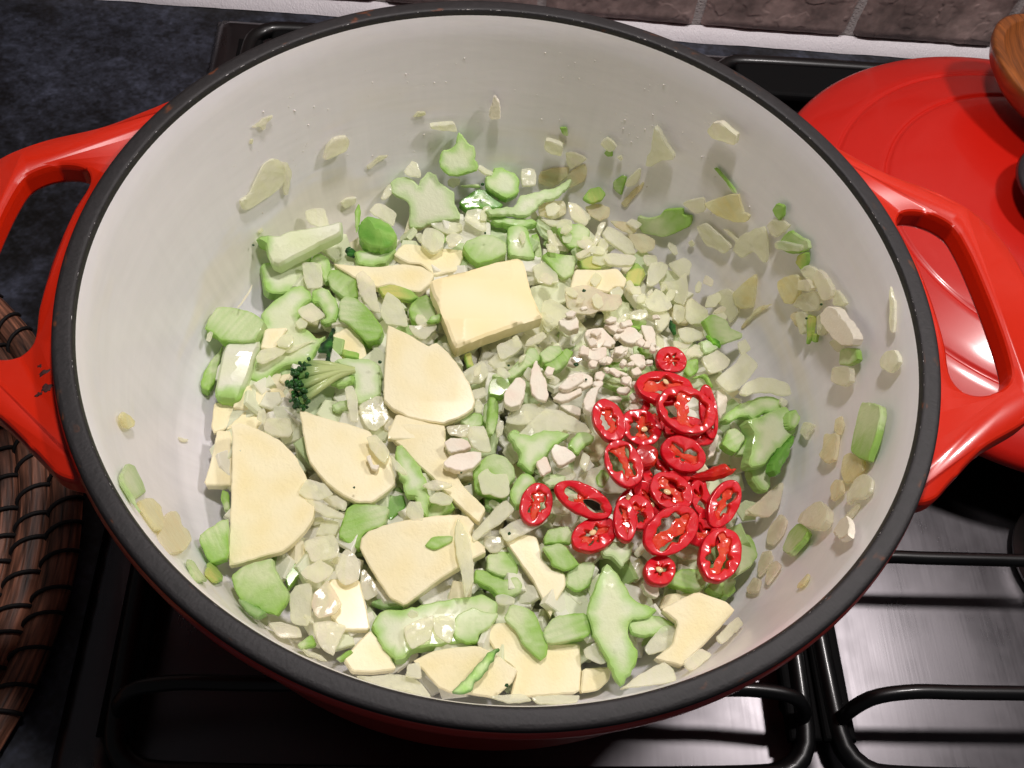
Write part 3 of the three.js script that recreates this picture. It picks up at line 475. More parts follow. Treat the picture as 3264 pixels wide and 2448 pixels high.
['G',0,4.0,'',404,928,-215,-0.067,0.996,0.055,[-54,11,-36,38,-11,12,15,21,59,22,57,-13,23,-43,-14,-35,-38,-14]],
['G',0,4.0,'',521,900,-234,-0.04,0.995,0.094,[-33,3,-2,21,40,31,34,-3,-1,-25,-38,-26]],
['G',0,3.0,'',602,885,-212,-0.03,1.0,0.006,[-39,21,-8,35,29,23,33,-25,9,-40,-23,-14]],
['G',0,3.0,'',585,896,-151,-0.033,0.999,0.02,[-21,5,7,23,26,-7,-12,-21]],
['G',0,3.0,'',547,898,-101,0.111,0.981,0.157,[-26,28,16,19,18,-32,-8,-15]],
['G',0,2.0,'',499,911,-135,0.014,0.999,0.037,[-50,17,-9,19,52,-12,37,-21,-29,-3]],
['G',0,3.0,'',355,909,-89,0.067,0.997,0.028,[-61,19,-4,41,47,16,42,-10,11,-38,-33,-29]],
['G',0,5.0,'',385,934,16,-0.031,0.982,0.186,[-33,-11,-22,27,4,51,33,56,25,29,13,-9,16,-43,-6,-59,-30,-41]],
['G',0,3.0,'',484,880,-26,0.007,0.99,0.142,[-44,-5,-6,8,31,14,34,-6,-14,-12]],
['G',0,3.0,'',587,863,-36,0.105,0.981,0.163,[-31,-29,-17,31,18,38,31,-1,-1,-39]],
['G',0,2.0,'',550,874,24,0.043,0.987,0.153,[-25,-2,-6,18,27,-3,4,-12]],
['G',0,3.0,'',330,901,-185,0.072,0.98,0.187,[-13,16,21,27,24,-9,-3,-23,-29,-13]],
['C',0,3.0,'',523,850,-201,0.008,0.995,0.104,[-55,14,17,28,45,-20,-8,-22]],
['C',0,3.0,'',512,840,-122,-0.027,0.998,0.052,[-64,-2,-23,34,46,21,51,-28,-9,-25]],
['C',0,3.0,'',629,838,-441,0.063,0.998,-0.026,[-28,15,11,42,45,6,4,-38,-32,-25]],
['C',0,3.0,'',652,820,-313,0.118,0.988,0.097,[-32,13,7,27,31,-21,-6,-20]],
['O',0,2.0,'',723,852,-452,-0.0,0.981,0.196,[-51,34,-5,41,46,34,39,-16,9,-57,-18,-48,-20,11]],
['O',0,2.0,'',823,825,-507,-0.0,0.981,0.196,[-23,50,28,38,29,-23,-5,-49,-31,-16]],
['K',0,1.5,'',776,850,-415,0.053,0.994,0.097,[-16,14,-4,46,20,-4,8,-41,-9,-16]],
['O',0,2.0,'',857,835,-391,-0.0,0.981,0.196,[-54,27,-2,39,65,8,54,-17,-16,-40,-47,-17]],
['O',0,2.0,'',879,872,-482,0.268,0.894,0.358,[-40,47,-19,63,80,18,43,-42,-20,-53,-45,-33]],
['C',0,3.0,'',997,858,-404,0.276,0.921,0.276,[-96,35,-47,70,26,47,40,16,104,5,102,-19,37,-46,-17,-72,-68,-41,-81,4]],
['O',1,3.0,'',1044,801,-583,-0.763,0.485,0.426,[-80,37,-4,77,37,61,49,21,74,-28,26,-82,16,-48,-28,-48,-17,-4,-73,14]],
['O',1,3.0,'y',1099,905,-554,-0.855,0.287,0.431,[-80,-9,36,126,50,33,49,-35,-8,-59,-46,-57]],
['O',1,1.5,'b',1142,877,-478,-0.884,0.287,0.37,[-1,36,92,80,52,46,-11,-9,-59,-80,-73,-74]],
['B',0,4.0,'w',914,873,-307,0.192,0.962,0.192,[-32,17,-2,35,26,15,54,-6,-12,-38,-35,-22]],
['K',0,2.0,'c',942,881,-329,0.192,0.962,0.192,[-27,27,20,9,38,-22,-2,-22,-29,8]],
['O',0,2.0,'',856,866,-282,0.098,0.976,0.195,[-39,3,5,36,47,25,39,-14,-13,-28,-40,-21]],
['O',0,2.5,'',936,882,-228,0.195,0.976,0.098,[-71,2,-25,28,18,60,71,13,36,-37,-30,-66]],
['O',0,3.0,'',1017,898,-165,0.195,0.976,0.098,[-108,-43,-3,40,45,116,116,57,2,-75,-52,-95]],
['O',0,2.0,'',1072,875,-313,0.282,0.941,0.188,[-29,17,10,38,38,-6,-19,-49]],
['C',0,3.0,'',837,848,-212,0.03,0.982,0.188,[-20,31,31,43,32,-13,-11,-44,-32,-17]],
['C',0,2.0,'',888,855,-147,0.196,0.981,-0.0,[-64,-1,8,39,38,-25,23,-33,-4,19]],
['G',0,3.0,'',945,851,-43,-0.027,0.984,0.174,[-19,53,12,62,28,18,16,-37,-17,-77,-20,-19]],
['O',0,2.0,'',825,808,-356,-0.011,0.993,0.114,[-41,22,13,9,54,16,10,-27,-35,-19]],
['O',0,2.0,'',728,804,-360,-0.019,0.999,-0.04,[-13,53,20,20,10,-36,-17,-37]],
['O',0,2.0,'',1103,939,-60,0.282,0.941,0.188,[-150,-52,-87,19,-13,53,52,51,109,37,127,-7,90,-18,32,-9,-53,-21,-106,-52]],
['B',0,5.0,'',1060,895,15,0.192,0.962,0.192,[-152,-59,-113,-15,-36,38,52,71,125,68,140,34,93,-5,44,-4,-8,-44,-30,-24,-116,-61]],
['O',0,2.0,'',1189,901,-26,0.365,0.913,0.183,[-11,23,29,6,4,-21,-22,-8]],
['B',0,6.0,'',1210,930,70,0.44,0.88,0.176,[-23,30,16,43,39,14,22,-23,-18,-47,-37,-17]],
['B',0,7.0,'',1107,912,139,0.282,0.941,0.188,[-112,48,-21,83,68,134,106,122,122,68,120,22,63,-29,-13,-88,-43,-134,-118,-148,-99,-76,-73,-2]],
['B',0,5.0,'',1079,842,275,0.192,0.962,0.192,[13,74,74,85,36,5,17,-67,-19,-75,-56,-35,-64,13]],
['B',0,5.0,'d',1146,910,227,0.44,0.88,0.176,[-32,-2,43,70,84,100,18,-11,-43,-90,-69,-67]],
['R',0,5.0,'',952,897,160,-0.0,0.981,0.196,[-48,-17,-17,45,17,54,57,14,8,-53,-18,-43]],
['C',0,4.0,'',1013,875,150,-0.0,0.981,0.196,[-8,77,28,39,29,-16,-7,-56,-45,-55,4,11]],
['O',0,2.0,'',1100,903,106,0.188,0.941,0.282,[-35,2,-3,37,26,6,23,-27,-12,-18]],
['O',0,2.0,'p',1087,825,390,0.286,0.953,0.095,[-104,-48,-49,-3,64,89,98,100,49,-12,-2,-62,-57,-64]],
['C',0,4.0,'',966,819,608,0.286,0.953,-0.095,[-26,74,32,94,54,54,56,4,8,-55,-59,-99,-65,-73]],
['C',0,4.0,'',890,788,716,0.192,0.962,-0.192,[-10,93,1,36,30,17,26,-29,-7,-56,-40,-61]],
['O',1,3.0,'',1236,948,131,-0.96,0.26,-0.101,[7,50,52,-20,-3,-20,-20,-35,-37,25]],
['O',1,2.5,'b',1267,1162,225,-0.974,0.149,-0.173,[-32,21,17,40,34,6,11,-35,-31,-33]],
['O',1,3.5,'b',1232,1111,300,-0.957,0.172,-0.233,[50,76,66,-27,13,-57,-32,-74,-56,-23,-37,57,-4,48]],
['C',1,4.5,'',1242,1401,382,-0.948,0.131,-0.291,[122,127,109,37,88,-48,51,-77,2,-88,-46,-92,-84,-81,-118,-78,-97,13,-67,87,-12,92,54,107]],
['O',1,2.5,'y',1218,1282,464,-0.925,0.139,-0.353,[53,101,65,66,24,-84,-19,-106,-49,-59,-64,4,-10,79]],
['O',1,3.0,'b',1182,1213,512,-0.909,0.139,-0.394,[6,59,41,41,28,-23,-20,-73,-54,-5]],
['O',1,3.0,'',1165,1405,611,-0.878,0.128,-0.461,[59,77,67,16,28,-73,-19,-104,-48,-73,-31,14,-51,45,-5,97]],
['O',1,5.0,'',1112,1148,590,-0.871,0.164,-0.462,[-16,144,23,147,60,67,61,13,17,-101,-30,-143,-65,-116,-50,-11]],
['C',1,4.0,'',1079,1020,625,-0.852,0.172,-0.494,[-45,74,26,95,75,54,31,-89,-14,-96,-73,-37]],
['G',1,4.0,'',1061,1458,772,-0.803,0.119,-0.584,[11,100,61,83,51,25,0,-50,-59,-110,-64,-49]],
['O',1,3.0,'p',1093,817,505,-0.84,0.38,-0.388,[-37,27,3,55,62,48,63,-16,16,-55,-50,-51,-58,-10]],
['O',1,2.5,'p',1029,820,636,-0.799,0.343,-0.494,[-14,42,29,71,49,19,26,-39,-28,-51,-62,-42]],
['O',1,2.5,'p',1013,919,714,-0.783,0.287,-0.552,[-37,8,23,68,47,28,37,-27,-17,-39,-54,-39]],
['O',1,2.5,'p',964,837,739,-0.76,0.287,-0.583,[-20,36,35,57,36,-21,-19,-81,-33,9]],
['O',1,1.5,'y',966,1294,892,-0.727,0.139,-0.672,[-26,20,-4,38,42,17,17,-31,-28,-45]],
['O',1,1.5,'',1124,1363,701,-0.84,0.139,-0.524,[-59,43,16,40,67,-22,45,-53,-11,-19,-59,10]],
['C',1,3.0,'',1123,1332,-665,-0.852,0.139,0.505,[-36,-10,-21,30,13,38,31,4,18,-32,-5,-30]],
['O',1,3.0,'',1132,1273,-632,-0.865,0.139,0.483,[-57,-22,-35,23,19,42,57,45,36,1,7,-46,-26,-43]],
['C',1,3.0,'',1183,1285,-536,-0.902,0.139,0.409,[-94,-55,-45,45,18,46,63,54,83,28,50,-9,-1,-45,-75,-63]],
['O',1,4.5,'',1158,1262,-545,-0.896,0.139,0.422,[-64,-27,-50,0,76,48,80,20,-42,-40]],
['C',1,3.0,'y',1209,1269,-468,-0.924,0.139,0.357,[-33,-29,-32,8,16,52,35,9,14,-40]],
['O',1,4.0,'',1223,1274,-400,-0.941,0.139,0.308,[-55,-17,-29,26,28,31,45,-8,11,-31]],
['O',1,5.0,'',1246,1320,-307,-0.962,0.139,0.237,[-66,1,-55,45,-12,39,56,6,59,-31,18,-60]],
['O',1,4.0,'y',1193,1137,-427,-0.928,0.172,0.332,[-77,-3,-29,43,19,76,55,45,60,5,31,-56,-8,-69,-52,-40]],
['O',1,6.0,'',1210,1245,-360,-0.949,0.139,0.283,[-47,0,2,29,43,14,35,-8,-33,-35]],
['O',1,4.0,'',1236,1196,-318,-0.959,0.139,0.246,[-87,-58,-65,5,20,59,70,46,65,-7,-3,-44]],
['O',1,3.0,'',1288,1341,-221,-0.976,0.139,0.168,[-46,-29,-31,43,49,0,28,-15]],
['O',1,5.0,'',1224,1118,-272,-0.962,0.172,0.214,[-50,32,14,50,28,-30,8,-52]],
['C',1,4.0,'y',1245,1133,-234,-0.968,0.172,0.182,[-23,54,17,51,19,-19,-3,-73,-9,-14]],
['C',1,3.0,'y',1261,1127,-193,-0.974,0.172,0.149,[-18,15,17,19,14,-16,-13,-17]],
['O',1,3.0,'b',1225,1072,-317,-0.954,0.172,0.247,[-42,6,-8,40,49,-26,1,-20]],
['O',1,3.0,'',1272,1207,-197,-0.979,0.139,0.152,[-56,35,28,48,50,0,15,-35,-37,-47]],
['G',1,7.0,'',1261,1334,-106,-0.987,0.139,0.083,[-121,53,-69,80,-19,71,14,38,84,-12,123,-48,103,-81,23,-73,-42,-39,-96,10]],
['C',1,4.0,'',1291,1304,9,-0.99,0.139,-0.007,[-39,58,4,35,61,-9,48,-54,-8,-39,-66,9]],
['O',1,5.0,'',1272,1247,64,-0.989,0.139,-0.05,[-59,45,-14,79,64,-20,29,-72,-22,-33]],
['O',1,3.0,'',1337,1588,-14,-0.993,0.119,0.01,[12,69,14,78,17,21,21,0,-18,-97,-38,-75,-7,4]],
['O',1,4.0,'',1309,1528,174,-0.984,0.119,-0.131,[-10,59,26,41,42,-26,12,-73,-39,-39,-31,37]],
['O',1,3.0,'',1289,1235,-85,-0.988,0.139,0.065,[-51,19,3,32,47,-21,2,-30]],
['C',1,2.5,'',-1127,1457,700,0.843,0.119,-0.524,[7,-157,-92,39,-113,158,-60,280,24,28,90,-165,144,-183]],
['O',1,2.0,'y',-1090,1364,745,0.818,0.139,-0.559,[-3,-174,-90,144,-76,250,28,101,103,-155,38,-165]],
['O',1,2.5,'b',-1072,1143,706,0.824,0.165,-0.543,[-32,-86,-78,59,-103,195,-83,236,-39,165,-35,262,15,212,98,-97,163,-523,94,-422]],
['C',1,2.0,'',-965,1197,865,0.737,0.139,-0.661,[-37,-66,-71,194,26,84,82,-212]],
['C',1,2.0,'y',-980,890,754,0.759,0.287,-0.584,[-45,24,-20,114,40,43,36,-80,-11,-100]],
['O',1,2.5,'y',-1247,1301,388,0.946,0.139,-0.294,[-3,-79,-24,-39,-24,16,-2,84,19,53,35,-36]],
['O',1,1.0,'',-1197,788,184,0.857,0.499,-0.131,[-32,-11,23,22,20,6,-11,-16]],
['P',0,4.0,'',-821,849,432,-0.05,0.998,0.05,[-132,-278,-176,228,-186,264,-155,280,-73,255,7,215,68,154,113,73,155,-35,156,-93,133,-141,94,-193,58,-226,2,-240,-65,-264]],
['O',0,1.5,'',-971,868,221,-0.026,0.996,0.081,[-26,39,0,50,30,-6,13,-52,-17,-32]],
['P',0,5.0,'',-1056,777,245,-0.035,0.998,0.049,[-45,-120,-27,14,-27,114,30,110,69,-118]],
['O',0,2.5,'',-445,885,241,-0.058,0.984,0.168,[-49,42,-17,58,18,23,44,-16,27,-60,8,-51,-32,3]],
['G',0,2.5,'',-464,872,299,-0.062,0.99,0.124,[-26,25,-10,34,1,-4,24,-4,18,-30,-7,-22]],
['O',0,2.0,'',-364,895,322,-0.196,0.981,-0.0,[-38,54,-8,25,32,-24,28,-39,-15,-16]],
['O',0,2.0,'',-668,872,425,-0.008,0.993,0.115,[-36,47,28,34,72,-12,24,-33,-30,-30,-59,-7]],
['O',0,2.5,'',-626,852,491,0.049,0.997,0.067,[-73,37,-18,30,71,-14,68,-34,0,-22,-47,4]],
['O',0,2.0,'',-593,823,444,0.009,0.994,0.109,[-56,16,-2,28,46,1,34,-34,-22,-11]],
['R',0,5.0,'',-495,814,521,-0.059,0.997,0.052,[-83,-50,-57,57,-35,74,15,77,103,68,89,-6,9,-40,0,-102,-42,-78]],
['C',0,6.0,'d',-373,770,430,-0.0,1.0,-0.0,[-59,25,3,79,47,18,51,-53,-26,-66,-16,-4]],
['R',0,6.0,'',-996,891,634,0.11,0.985,0.135,[-63,7,-16,50,11,74,36,80,53,-62,1,-83,-22,-66]],
['C',0,4.0,'',-1014,757,416,0.011,1.0,-0.029,[-19,8,-16,45,9,30,24,-41,2,-42]],
['C',0,4.0,'',-814,856,801,-0.098,0.976,0.195,[-121,45,-77,84,-18,102,20,111,28,76,63,25,92,-14,86,-43,56,-90,39,-86,4,-78,-15,-61,-63,-57,-93,-15]],
['O',0,2.0,'',-880,826,803,-0.093,0.994,0.063,[-32,6,13,23,34,-4,-15,-25]],
['C',0,4.0,'d',-844,876,876,-0.0,1.0,-0.0,[-50,34,-20,26,60,-16,25,-34,-15,-9]],
['C',0,5.0,'d',-781,777,679,-0.0,1.0,-0.0,[-38,26,17,47,27,-5,9,-43,-15,-25]],
['R',0,5.0,'',-710,797,707,0.116,0.993,0.005,[-40,-32,-8,45,34,57,38,24,-1,-25,-23,-68]],
['O',0,2.0,'',-619,829,632,0.017,0.998,0.056,[-78,25,-33,43,32,55,54,4,52,-29,14,-44,-42,-55]],
['O',0,2.0,'',-613,811,542,-0.05,0.998,0.042,[-47,-32,-26,36,43,22,29,-26]],
['O',0,2.0,'',-634,858,733,0.004,1.0,-0.028,[-58,-4,-27,25,6,45,61,18,46,-15,6,-44,-34,-26]],
['O',0,2.0,'',-529,839,707,0.027,0.994,0.101,[-45,-10,-27,40,-12,73,25,51,46,2,44,-43,-2,-67,-29,-45]],
['O',0,2.5,'p',-595,847,832,-0.0,1.0,-0.0,[-44,24,-1,75,18,48,58,-10,39,-46,-22,-69,-48,-21]],
['O',0,2.0,'',-681,827,839,-0.083,0.985,0.149,[-45,26,-26,61,29,74,40,-8,34,-84,-32,-68]],
['P',0,4.0,'',-515,798,838,0.049,0.999,-0.007,[-86,97,28,107,62,-2,80,-82,-18,-86,-66,-34]],
['O',0,2.0,'',-457,779,751,0.104,0.995,-0.009,[-29,52,-12,63,55,-17,5,-58,-18,-40]],
['C',0,4.0,'d',-377,769,813,-0.0,1.0,-0.0,[-66,4,3,29,58,-3,41,-17,-35,-14]],
['P',0,3.0,'',-710,788,630,-0.046,0.995,0.091,[-40,41,6,37,35,-41,-1,-37]],
['O',0,2.0,'',-817,776,762,0.051,0.999,0.005,[-34,10,-1,25,28,-1,6,-34]],
['P',0,8.0,'',-260,855,635,-0.049,0.988,0.148,[-231,37,-206,65,-144,89,-63,109,40,127,122,133,158,129,186,104,169,57,224,16,229,-7,171,-39,79,-99,14,-148,-58,-206,-112,-180,-150,-128,-194,-62,-232,1]],
['C',0,1.2,'',-203,872,614,-0.049,0.988,0.148,[-55,-17,-27,20,49,25,45,2,-12,-30]],
['O',0,2.0,'',-109,885,690,-0.049,0.988,0.148,[-32,170,-2,126,22,62,32,-14,33,-76,21,-98,8,-131,1,-116,-12,-37,-30,16,-41,98]],
['P',0,5.0,'',-215,843,284,-0.099,0.99,0.099,[-204,159,-176,174,-30,174,23,163,26,54,46,38,56,-2,96,-83,124,-113,186,-177,158,-235,93,-176,21,-103,-18,-53,-82,3,-137,70,-182,106]],
['G',0,4.0,'',-145,900,224,-0.097,0.982,0.161,[-53,10,-24,31,37,23,54,-7,18,-24,-31,-33]],
['G',0,4.0,'',-119,896,297,0.005,0.998,0.063,[-84,-10,-45,32,64,53,68,14,36,-23,-4,-33,-36,-34]],
['O',0,2.0,'',-130,884,157,0.001,0.993,0.117,[-63,20,33,34,48,-17,24,-23,-43,-15]],
['O',0,2.5,'',-56,895,195,0.083,0.995,0.053,[-50,12,-41,55,17,65,37,-3,46,-44,18,-51,-26,-34]],
['C',0,5.0,'',6,858,323,-0.073,0.981,0.179,[-89,8,-66,38,-43,68,-5,83,42,69,71,30,76,-9,53,-34,48,-92,-8,-93,-78,-69]],
['O',0,2.0,'',2,874,374,0.065,0.998,-0.005,[-68,28,-30,62,-16,41,46,51,55,10,55,-47,22,-59,-16,-41,-49,-43]],
['C',0,4.0,'d',-2,811,420,-0.0,1.0,-0.0,[-30,20,26,21,41,12,-7,-31,-30,-22]],
['B',0,4.0,'',-310,845,365,-0.1,0.995,-0.0,[-75,161,-42,160,19,79,49,11,66,-72,59,-142,31,-121,15,-61,-27,-50,-34,1,-59,33]],
['C',0,5.0,'d',-376,780,423,-0.0,1.0,-0.0,[-60,23,12,78,38,37,45,-14,-8,-67,-27,-57]],
['O',0,2.0,'',-215,887,391,-0.07,0.997,0.034,[-64,-1,-18,24,56,9,47,-11,-21,-21]],
['O',0,2.0,'',-201,865,440,0.113,0.993,0.019,[-44,5,-13,38,49,12,40,-18,7,-21,-39,-15]],
['O',0,2.0,'',-297,870,492,-0.114,0.992,-0.049,[-29,-14,-33,16,-20,42,21,41,34,-6,33,-41,-8,-38]],
['C',0,4.0,'',-204,814,458,-0.047,0.982,0.184,[-39,27,40,38,59,5,-14,-34,-46,-35]],
['P',0,7.0,'',163,817,684,-0.099,0.99,0.099,[-136,130,-94,139,-2,120,11,82,15,35,50,-2,100,-16,103,-67,57,-139,47,-183,25,-139,-18,-44,-58,12,-99,73]],
['O',0,2.0,'',113,855,532,-0.081,0.986,0.143,[-93,-20,-47,14,69,62,91,19,45,-9,-65,-66]],
['O',0,2.5,'',-7,865,519,-0.035,0.999,-0.038,[-79,-58,-20,13,17,60,55,86,86,45,35,-6,-25,-47,-70,-92]],
['O',0,3.0,'',-1,811,591,-0.05,0.985,0.164,[-36,14,-22,33,38,29,43,-8,25,-27,-12,-30,-35,-10]],
['C',0,7.0,'',38,788,659,0.05,0.998,-0.029,[-59,32,-13,54,34,46,56,-7,55,-50,-14,-49,-59,-27]],
['C',0,5.0,'',23,805,738,0.084,0.995,0.047,[-92,43,-55,45,-19,23,22,12,69,28,87,-4,82,-32,36,-52,-1,-49,-37,-19,-91,6]],
['C',0,2.5,'',249,858,654,0.02,0.987,0.158,[-76,36,-3,52,25,34,47,-2,69,-28,14,-53,-36,-31,-40,-9]],
['C',0,4.0,'',239,862,577,-0.029,0.982,0.186,[-55,-5,-37,28,37,43,55,11,50,-26,0,-22,-51,-28]],
['C',0,2.0,'',322,815,712,0.093,0.99,0.104,[-56,-38,-45,18,12,58,63,55,37,-34,-10,-59]],
['B',0,4.0,'',155,887,213,0.1,0.978,0.182,[-107,40,-90,64,-51,49,-17,47,32,65,82,74,152,64,106,25,66,-3,56,-34,7,-67,-3,-116,-41,-89,-66,-76,-51,-41,-75,-3]],
['B',0,5.0,'',110,865,381,-0.018,1.0,0.014,[-53,-22,-28,36,5,68,43,53,52,27,13,-20,-2,-71,-30,-72]],
['G',0,4.0,'',256,923,265,-0.089,0.982,0.164,[-44,10,-27,45,21,32,58,-6,8,-40,-16,-41]],
['G',0,2.0,'p',188,901,302,-0.0,1.0,-0.0,[-29,14,8,47,31,-16,-10,-45]],
['B',0,3.0,'',338,896,188,0.016,0.993,0.12,[-51,-15,-10,38,19,45,58,20,7,-28,-23,-60]],
['O',0,2.0,'',350,890,270,-0.024,0.997,0.077,[-22,-10,-6,37,27,23,0,-50]],
['O',0,2.0,'',276,841,433,-0.104,0.989,0.105,[-66,8,29,47,76,27,8,-41,-48,-41]],
['B',0,3.0,'w',234,848,334,-0.0,1.0,-0.0,[-70,6,3,30,51,21,39,-22,-23,-34]],
['O',0,2.0,'',286,839,306,0.106,0.994,0.026,[-54,-7,6,40,44,1,3,-34]],
['O',0,2.0,'',45,803,801,0.083,0.996,0.042,[-41,12,-4,23,36,6,32,-17,-23,-24]],
['B',0,7.0,'',-218,809,906,-0.001,1.0,-0.028,[-212,2,-185,54,-95,61,30,96,107,108,184,123,235,89,230,31,169,-22,164,-53,34,-66,-64,-82,-92,-118,-131,-118,-173,-74,-200,-29]],
['C',0,3.0,'',-73,839,914,-0.013,0.999,0.045,[-75,-20,-64,35,1,72,31,52,92,48,57,-4,22,-24,17,-54,-23,-60,-58,-45]],
['O',0,2.0,'',-265,848,937,0.057,0.996,0.062,[-52,15,18,48,53,59,46,-26,-22,-67,-43,-29]],
['O',0,2.0,'',-172,849,923,0.059,0.998,0.012,[-50,33,30,47,36,6,17,-60,-33,-27]],
['R',0,8.0,'',265,840,908,-0.0,0.995,0.1,[-94,-21,-47,35,56,50,81,33,79,-33,-75,-65]],
['C',0,2.5,'',122,830,926,-0.004,0.986,0.164,[-87,43,-61,96,-5,84,25,65,70,-43,65,-87,44,-102,-16,-49,-36,-6]],
['P',0,5.0,'',121,788,1019,0.063,0.992,0.106,[-155,98,-134,123,-68,135,29,58,195,68,198,-16,190,-104,-3,-122,-58,-128,-53,-95,-38,-32,-103,15]],
['P',0,4.0,'',-101,817,1066,-0.056,0.987,0.153,[-185,31,-117,65,-34,80,41,86,110,57,185,5,165,-37,102,-89,19,-76,-49,-72,-93,-53,-144,3]],
['L',0,2.0,'',-54,857,1071,-0.051,0.998,0.036,[-98,-79,-60,-44,-12,9,22,48,66,82,73,67,41,23,3,-25,-35,-81]],
['P',0,5.0,'',-431,797,1009,0.099,0.995,0.033,[-89,-16,-49,35,-3,87,24,58,72,1,94,-47,7,-60,-57,-58]],
['P',0,4.0,'',370,767,1077,0.096,0.981,0.166,[-60,-44,-48,38,62,46,45,-3,2,-38]],
['O',0,2.0,'',379,818,988,-0.022,0.99,0.139,[97,-5,23,43,-8,33,-60,2,-56,-22,4,-50]],
['B',0,5.0,'',452,869,903,-0.099,0.99,0.099,[-124,53,-86,140,-47,220,-13,193,34,105,67,70,135,52,98,18,29,10,18,-41,56,-108,37,-150,-8,-214,-32,-190,-62,-116,-102,-41]],
['B',0,3.0,'',550,858,911,-0.09,0.993,0.079,[-74,15,-19,54,107,15,62,-20,-17,-36,-59,-28]],
['O',0,2.0,'',609,868,957,0.042,0.999,0.001,[-83,-31,-6,50,48,51,88,18,22,-28,-69,-60]],
['P',0,7.0,'',680,918,941,-0.118,0.986,0.118,[-92,79,40,138,140,103,171,69,59,-40,-31,-121,-63,-113,-129,-96,-59,-47,-36,28]],
['O',0,2.0,'',-573,826,952,0.112,0.994,0.019,[-66,42,-9,53,59,40,31,-30,18,-72,-34,-33]],
['O',0,2.0,'',-726,806,928,0.105,0.982,0.159,[-63,18,-23,27,45,9,60,-24,-18,-30]],
['C',0,3.0,'',-651,806,973,-0.108,0.994,0.03,[-33,-5,14,32,34,-6,-15,-22]],
['O',0,2.0,'',-345,836,1105,-0.0,0.958,-0.287,[-133,33,-83,19,32,26,98,-1,141,-55,-55,-22]],
['O',0,2.0,'',-276,856,1075,-0.0,0.958,-0.287,[-21,23,19,33,30,-32,-28,-24]],
['O',0,2.0,'',63,836,1159,-0.0,0.928,-0.371,[-86,5,30,21,70,-8,-13,-18]],
['O',0,2.0,'',215,836,1161,-0.0,0.928,-0.371,[-90,4,3,19,86,11,67,-14,-66,-20]],
['O',0,2.0,'',499,1036,1140,0.183,0.913,-0.365,[-37,13,58,66,88,42,98,5,-81,-50,-125,-75]],
['O',0,2.0,'',666,1036,1073,0.276,0.921,-0.276,[-62,-24,26,49,68,29,-32,-54]],
['O',0,2.0,'',799,1016,967,0.276,0.921,-0.276,[-67,-43,44,68,67,43,-45,-67]],
['O',0,2.0,'',-622,816,1015,-0.188,0.941,-0.282,[-55,34,26,-3,54,-34,-25,3]],
['C',0,3.0,'',-517,816,1017,-0.196,0.981,-0.0,[-31,-11,17,20,27,11,-13,-20]],
['G',0,4.0,'',577,851,762,0.065,0.984,0.168,[-35,12,-12,44,16,25,33,-24,16,-40,-18,-18]],
['B',0,4.0,'w',455,867,632,-0.0,1.0,-0.0,[-56,14,-22,39,67,46,59,-3,17,-61,-17,-19,-48,-15]],
['R',0,5.0,'',734,830,718,-0.113,0.993,0.034,[-89,-10,-34,41,26,40,56,25,56,-22,22,-40,-37,-35]],
['C',0,4.0,'',862,799,727,0.196,0.981,-0.0,[-62,-13,-25,34,53,41,65,18,10,-45,-40,-35]],
['O',0,2.0,'',553,826,608,-0.076,0.984,0.162,[-24,-8,16,39,18,-3,-11,-27]],
['O',0,2.0,'',1031,811,414,-0.03,0.993,0.111,[-38,-5,15,26,55,37,8,-34,-40,-25]],
['O',0,2.0,'p',746,803,608,-0.0,1.0,-0.0,[-60,10,33,32,47,-17,-21,-24]],
['O',0,2.0,'',430,824,322,0.063,0.991,0.116,[-103,3,-53,46,13,71,79,-2,102,-42,18,-46,-55,-30]],
['C',0,4.0,'',424,835,316,-0.027,0.993,0.112,[-24,7,2,44,34,14,8,-37,-20,-28]],
['P',0,4.0,'',696,779,790,0.027,0.986,0.164,[-76,-23,-50,28,68,40,90,4,-31,-49]],
['O',0,2.0,'',541,784,671,-0.079,0.996,0.038,[-50,-2,19,55,38,-3,-7,-50]],
['G',0,3.0,'',889,840,158,-0.073,0.993,0.091,[-22,-8,18,57,29,39,1,-35,-26,-53]],
['X',0,3.0,'',860,908,306,-0.084,0.994,0.07,[-111,-22,-47,4,9,30,44,40,59,9,89,19,67,-6,-17,-37,-93,-37]],
['X',0,5.0,'',586,932,254,-0.022,0.998,0.057,[-45,9,-28,41,6,47,43,32,50,-4,28,-41,-11,-52,-43,-32]],
['O',0,1.6,'',627,864,-596,0.241,0.97,-0.025,[31,-12,-21,-29,-34,8,24,33]],
['O',0,1.6,'',943,849,-412,0.234,0.97,-0.07,[-15,-52,-37,-15,2,49,36,49,15,-31]],
['O',0,1.6,'',33,906,-112,-0.207,0.978,0.039,[7,-31,-27,-5,-22,28,6,22,35,-14]],
['O',0,1.6,'',674,880,-99,-0.22,0.942,0.252,[-3,-23,-14,-8,-3,22,8,20,12,-11]],
['O',0,1.6,'',723,893,-149,0.064,0.98,-0.189,[-21,-9,8,28,22,7,-9,-26]],
['O',0,1.6,'',997,868,-507,0.286,0.913,0.292,[32,18,25,-5,-27,-25,-31,-6,1,17]],
['O',0,1.6,'',229,889,-616,-0.273,0.949,0.156,[-38,-4,-12,37,32,5,18,-38]],
['O',0,1.6,'',329,869,-920,-0.275,0.866,0.419,[31,2,0,-25,-28,-18,-15,16,12,24]],
['O',0,1.6,'',570,856,-439,0.247,0.927,0.281,[16,33,38,15,16,-23,-19,-37,-40,-12,-11,24]],
['O',0,1.6,'',223,917,-100,-0.188,0.981,-0.052,[-22,17,1,17,20,-8,16,-22,-15,-5]],
['O',0,1.6,'',275,858,-1049,0.121,0.983,0.136,[-34,14,6,44,39,18,14,-33,-26,-43]],
['O',0,1.6,'',221,910,-395,-0.314,0.939,0.138,[4,-28,-30,7,-29,30,5,23,27,-5,24,-28]],
